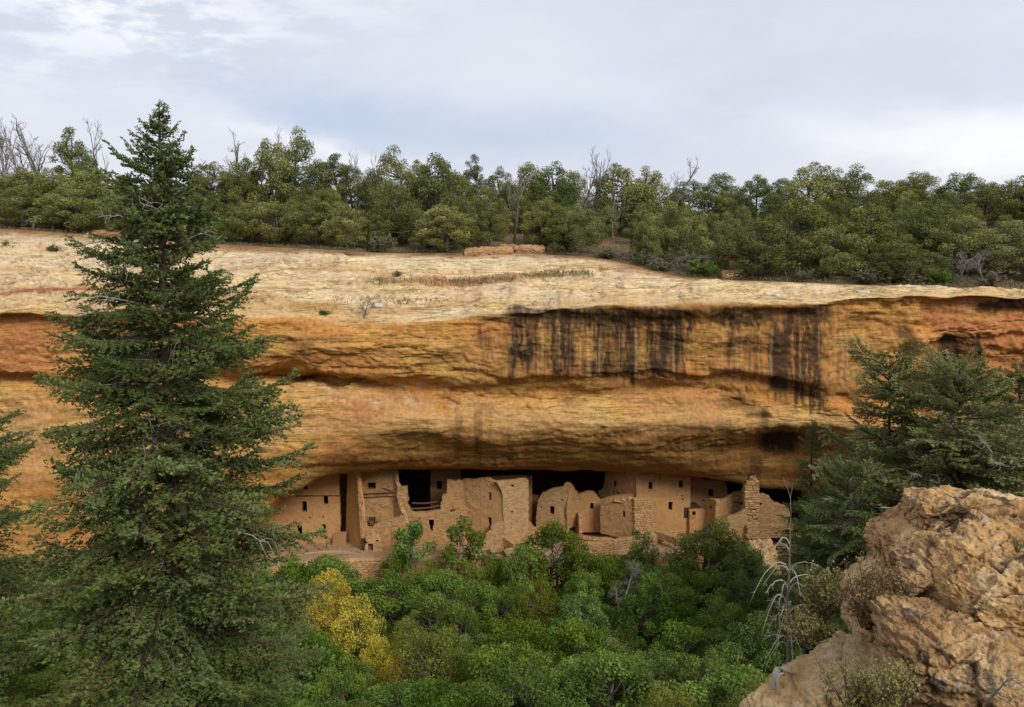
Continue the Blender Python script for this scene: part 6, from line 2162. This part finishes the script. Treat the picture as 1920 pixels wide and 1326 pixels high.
TL = [(-200, 80, 'by the frame edge'), (80, 330, 'west of the tall fir trunk'), (330, 560, 'behind the tall fir boughs'), (560, 640, 'under the round court'), (640, 740, 'along the yellow drift'), (740, 810, 'below the court retaining wall'), (810, 880, 'below the leafy oak sprig'), (880, 950, 'below the square tower'), (950, 1030, 'below the stone house'), (1030, 1110, 'below the sunken kiva'),
      (1110, 1180, 'below the terrace wall'), (1180, 1260, 'below the tall plastered house'), (1260, 1340, 'below the back room'), (1340, 1420, 'below the thin stone pillar'), (1420, 1500, 'beside the bleached dead sapling'), (1500, 1580, 'behind the dry brown bush'), (1580, 2200, 'behind the capstone boulder')]
bk = {}
for o, kw, px, top, Y, label in th_rec:
    if label:
        continue
    row = 'in the back row' if Y > 62 else ('in the third row' if Y > 55 else ('in the second row' if Y > 47 else 'in the front row'))
    seg = next(t for a, b_, t in TL if a <= px < b_)
    bk.setdefault((kw, row, seg), []).append((px, o))
for (kw, row, seg), lst in bk.items():
    lst.sort(key=lambda q: q[0])
    for i, (px, o) in enumerate(lst):
        o['label'] = (kw + ' ' + row + ' ' + seg) if len(lst) == 1 else (ORD[i] + ' ' + kw + ' ' + row + ' ' + seg)
# grey dead branches poking out of the thicket
for k, (px, py, Y, h, lab) in enumerate([(1175, 1095, 57, 2.2, 'bare grey branches poking out beside the bright green oak'), (1160, 1130, 55.5, 1.8, 'bare grey twigs lower down beside the bright green oak'), (880, 1110, 58, 1.6, 'bare grey twigs in the dark oaks below the sprig'),
                                         (1150, 1225, 48, 1.8, 'bare brown twigs low in the eastern thicket'), (1335, 1000, 67.0, 1.3, 'pinkish dry spray on the bushy oak'), (1240, 1020, 69.0, 2.2, 'bent bare stem beside the thin young oak')]):
    q = P(px, py + 14, Y)
    o = link('dead_branch', LOWDEAD[k % 3])
    o.location = q
    o.scale = (h / 2.4,) * 3
    o.rotation_euler = (rp.uniform(-.3, .3), rp.uniform(-.3, .3), rp.uniform(0, 6))
    tag(o, lab, 'dead branch', 'bare branches in the thicket')
# leaf litter and low growth under the oaks
gl = np.random.RandomState(5)
n_ = 45000
Ys = gl.uniform(30, 73, n_)
xs = gl.uniform(-0.75, 0.62, n_) * Ys
zs = np.where(Ys > 69, np.maximum(canyon_z(xs, Ys), -34.6), canyon_z(xs, Ys))
Pc = np.stack([xs, Ys, zs + gl.uniform(0.05, 0.9, n_) ** 1.5], 1)
V, Q = rand_leaves(Pc, np.array([0, 0, .4]), 0.28, 0.6, gl, 0.3)
tag(link('undergrowth', mesh_np('undergrowth_canyon', V, Q, [M_oak_dark], False, fattr={'tint': gl.rand(n_)})), 'low leafy growth on the canyon floor', kind='stuff')

# ------------------------------------------------------------------ plants on the near outcrop
# bleached dead sapling with drooping whips
rng = np.random.RandomState(91)
YQ = 13.2
sap = thing('dead_sapling', 'bleached dead sapling with drooping whip branches at the rock edge', 'dead tree', P(1478, 1275, YQ))
base = np.array(P(1478, 1275, YQ))
path_ = np.array([at(px, py, YQ) for px, py in [(1479, 1330), (1477, 1260), (1479, 1200), (1476, 1130), (1480, 1070), (1481, 1010), (1483, 960), (1482, 930)]]) - base
mb = MB()
mb.tube(path_, np.array([0.040, 0.037, 0.032, 0.026, 0.017, 0.008, 0.005, 0.004]), 7)
mb.tube(np.array([at(px, py, YQ) for px, py in [(1482, 935), (1478, 920), (1472, 905), (1468, 896)]]) - base, [0.006, 0.005, 0.004, 0.003], 4)
mb.tube(np.array([at(px, py, YQ) for px, py in [(1482, 932), (1485, 918), (1486, 906)]]) - base, [0.006, 0.005, 0.003], 4)
link('trunk', mb.mesh('trunk', [M_snag], True), sap)
for (sx, sy, ex, ey, up, dy) in [(1480, 1072, 1408, 1128, 26, -.1), (1480, 1078, 1428, 1105, 22, .1), (1481, 1070, 1535, 1062, 14, -.2), (1480, 1076, 1502, 1120, 14, -.3), (1478, 1096, 1545, 1088, 16, .2), (1478, 1102, 1432, 1112, 16, -.3), (1477, 1108, 1460, 1140, 20, -.2),
                                 (1477, 1112, 1528, 1120, 20, -.1), (1476, 1135, 1428, 1160, 24, .2), (1476, 1140, 1428, 1190, 34, -.2), (1476, 1150, 1456, 1205, 22, -.3), (1477, 1152, 1556, 1148, 18, .1), (1476, 1165, 1456, 1228, 18, -.2), (1477, 1180, 1488, 1250, 12, -.3),
                                 (1478, 1200, 1432, 1252, 14, -.2), (1478, 1205, 1510, 1242, 16, -.2), (1478, 1212, 1524, 1204, 10, .2), (1477, 1172, 1428, 1210, 28, .1), (1477, 1215, 1432, 1262, 18, -.1), (1479, 1030, 1460, 1016, 6, .1), (1480, 1020, 1450, 1030, 14, -.1)]:
    t = np.linspace(0, 1, 9)
    px = sx + (ex - sx) * t
    py = sy + (ey - sy) * t ** 1.7 - up * np.sin(np.pi * t ** 0.75) + rng.normal(0, 1.0, 9) * t
    pts = at(px, py, YQ + dy * t * 2.0) - base
    mb = MB()
    pts = pts + rng.normal(0, 0.012, pts.shape) * t[:, None]
    mb.tube(pts, np.linspace(0.011, 0.0035, 9), 5)
    for q_ in range(rng.randint(1, 4)):
        k_ = rng.randint(3, 8)
        limb(mb, pts[k_], pts[k_] + np.array([rng.normal(0, .07), rng.normal(0, .07), rng.uniform(-.16, .02)]), 0.005, 0.002, rng, 0.15, 4, 4)
    link('branch', mb.mesh('branch', [M_dead], True), sap)
# driftwood stump at its foot
st_ = thing('driftwood_stump', 'gnarled silver stump bent over the rock edge below the dead sapling', 'stump', P(1460, 1285, 12.4))
b_ = np.array(P(1460, 1285, 12.4))
mb = MB()
mb.tube(np.array([at(px, py, 12.4) for px, py in [(1452, 1290), (1452, 1268), (1458, 1254), (1468, 1250), (1478, 1258), (1486, 1262)]]) - b_, [0.05, 0.055, 0.05, 0.045, 0.035, 0.015], 7)
link('stem', mb.mesh('stem', [M_dead], True), st_)
mb = MB()
mb.tube(np.array([at(px, py, 12.35) for px, py in [(1458, 1292), (1457, 1275), (1462, 1264), (1470, 1262)]]) - b_, [0.035, 0.035, 0.028, 0.012], 6)
link('root', mb.mesh('root', [M_dead], True), st_)

BR = bush_meshes('dry_bush', 1.25, 1.7, 60, 5200, 0.045, M_brushleaf, 701, M_twig)
PAL = bush_meshes('pale_bush', 1.3, 1.1, 26, 1700, 0.055, M_paleleaf, 702, M_twig)
PAL2 = bush_meshes('low_pale_bush', 0.8, 1.3, 40, 1700, 0.04, M_paleleaf, 703, M_twig)
plant('dry_bush', 'dry brown bush growing beside the capstone boulder', 'shrub', BR[0], BR[1], P(1628, 1172, 12.0), 1.0, 0.82, 0.6, None, ('stems', 'leaves'))
plant('pale_bush', 'sparse pale green shrub between dead sapling and dry bush', 'shrub', PAL[0], PAL[1], P(1538, 1168, 12.6), 0.95, 0.85, 2.0, None, ('stems', 'leaves'))
plant('pale_bush', 'low yellow green shrub beside the dead sapling trunk', 'shrub', PAL2[0], PAL2[1], P(1512, 1205, 12.2), 0.85, 0.9, 4.0, None, ('stems', 'leaves'))
plant('ramp_shrub', 'thin leafy shrub growing on the pale rock ramp', 'shrub', PAL2[0], PAL2[1], P(1600, 1345, 9.6), 1.25, 0.95, 1.0, None, ('stems', 'leaves'))
plant('ramp_shrub', 'small leafy shrub against the stained boulder foot', 'shrub', PAL[0], PAL[1], P(1668, 1352, 9.4), 0.75, 0.7, 3.0, None, ('stems', 'leaves'))
o = link('dead_twigs', LOWDEAD[1])
o.location = P(1850, 1310, 9.3)
o.scale = (0.22, 0.22, 0.22)
tag(o, 'dry bleached twigs lying in front of the stained boulder', 'twigs')
yg = bush_meshes('yellow_tuft', 0.25, 0.4, 20, 260, 0.05, M_paleleaf, 706, M_drygrass, 0.15)
plant('grass_tuft', 'yellow grass tuft on the shoulder boulder at the frame edge', 'grass', yg[0], yg[1], P(1908, 1030, 11.3), 0.9, 0.8, 0, None, ('stems', 'leaves'))
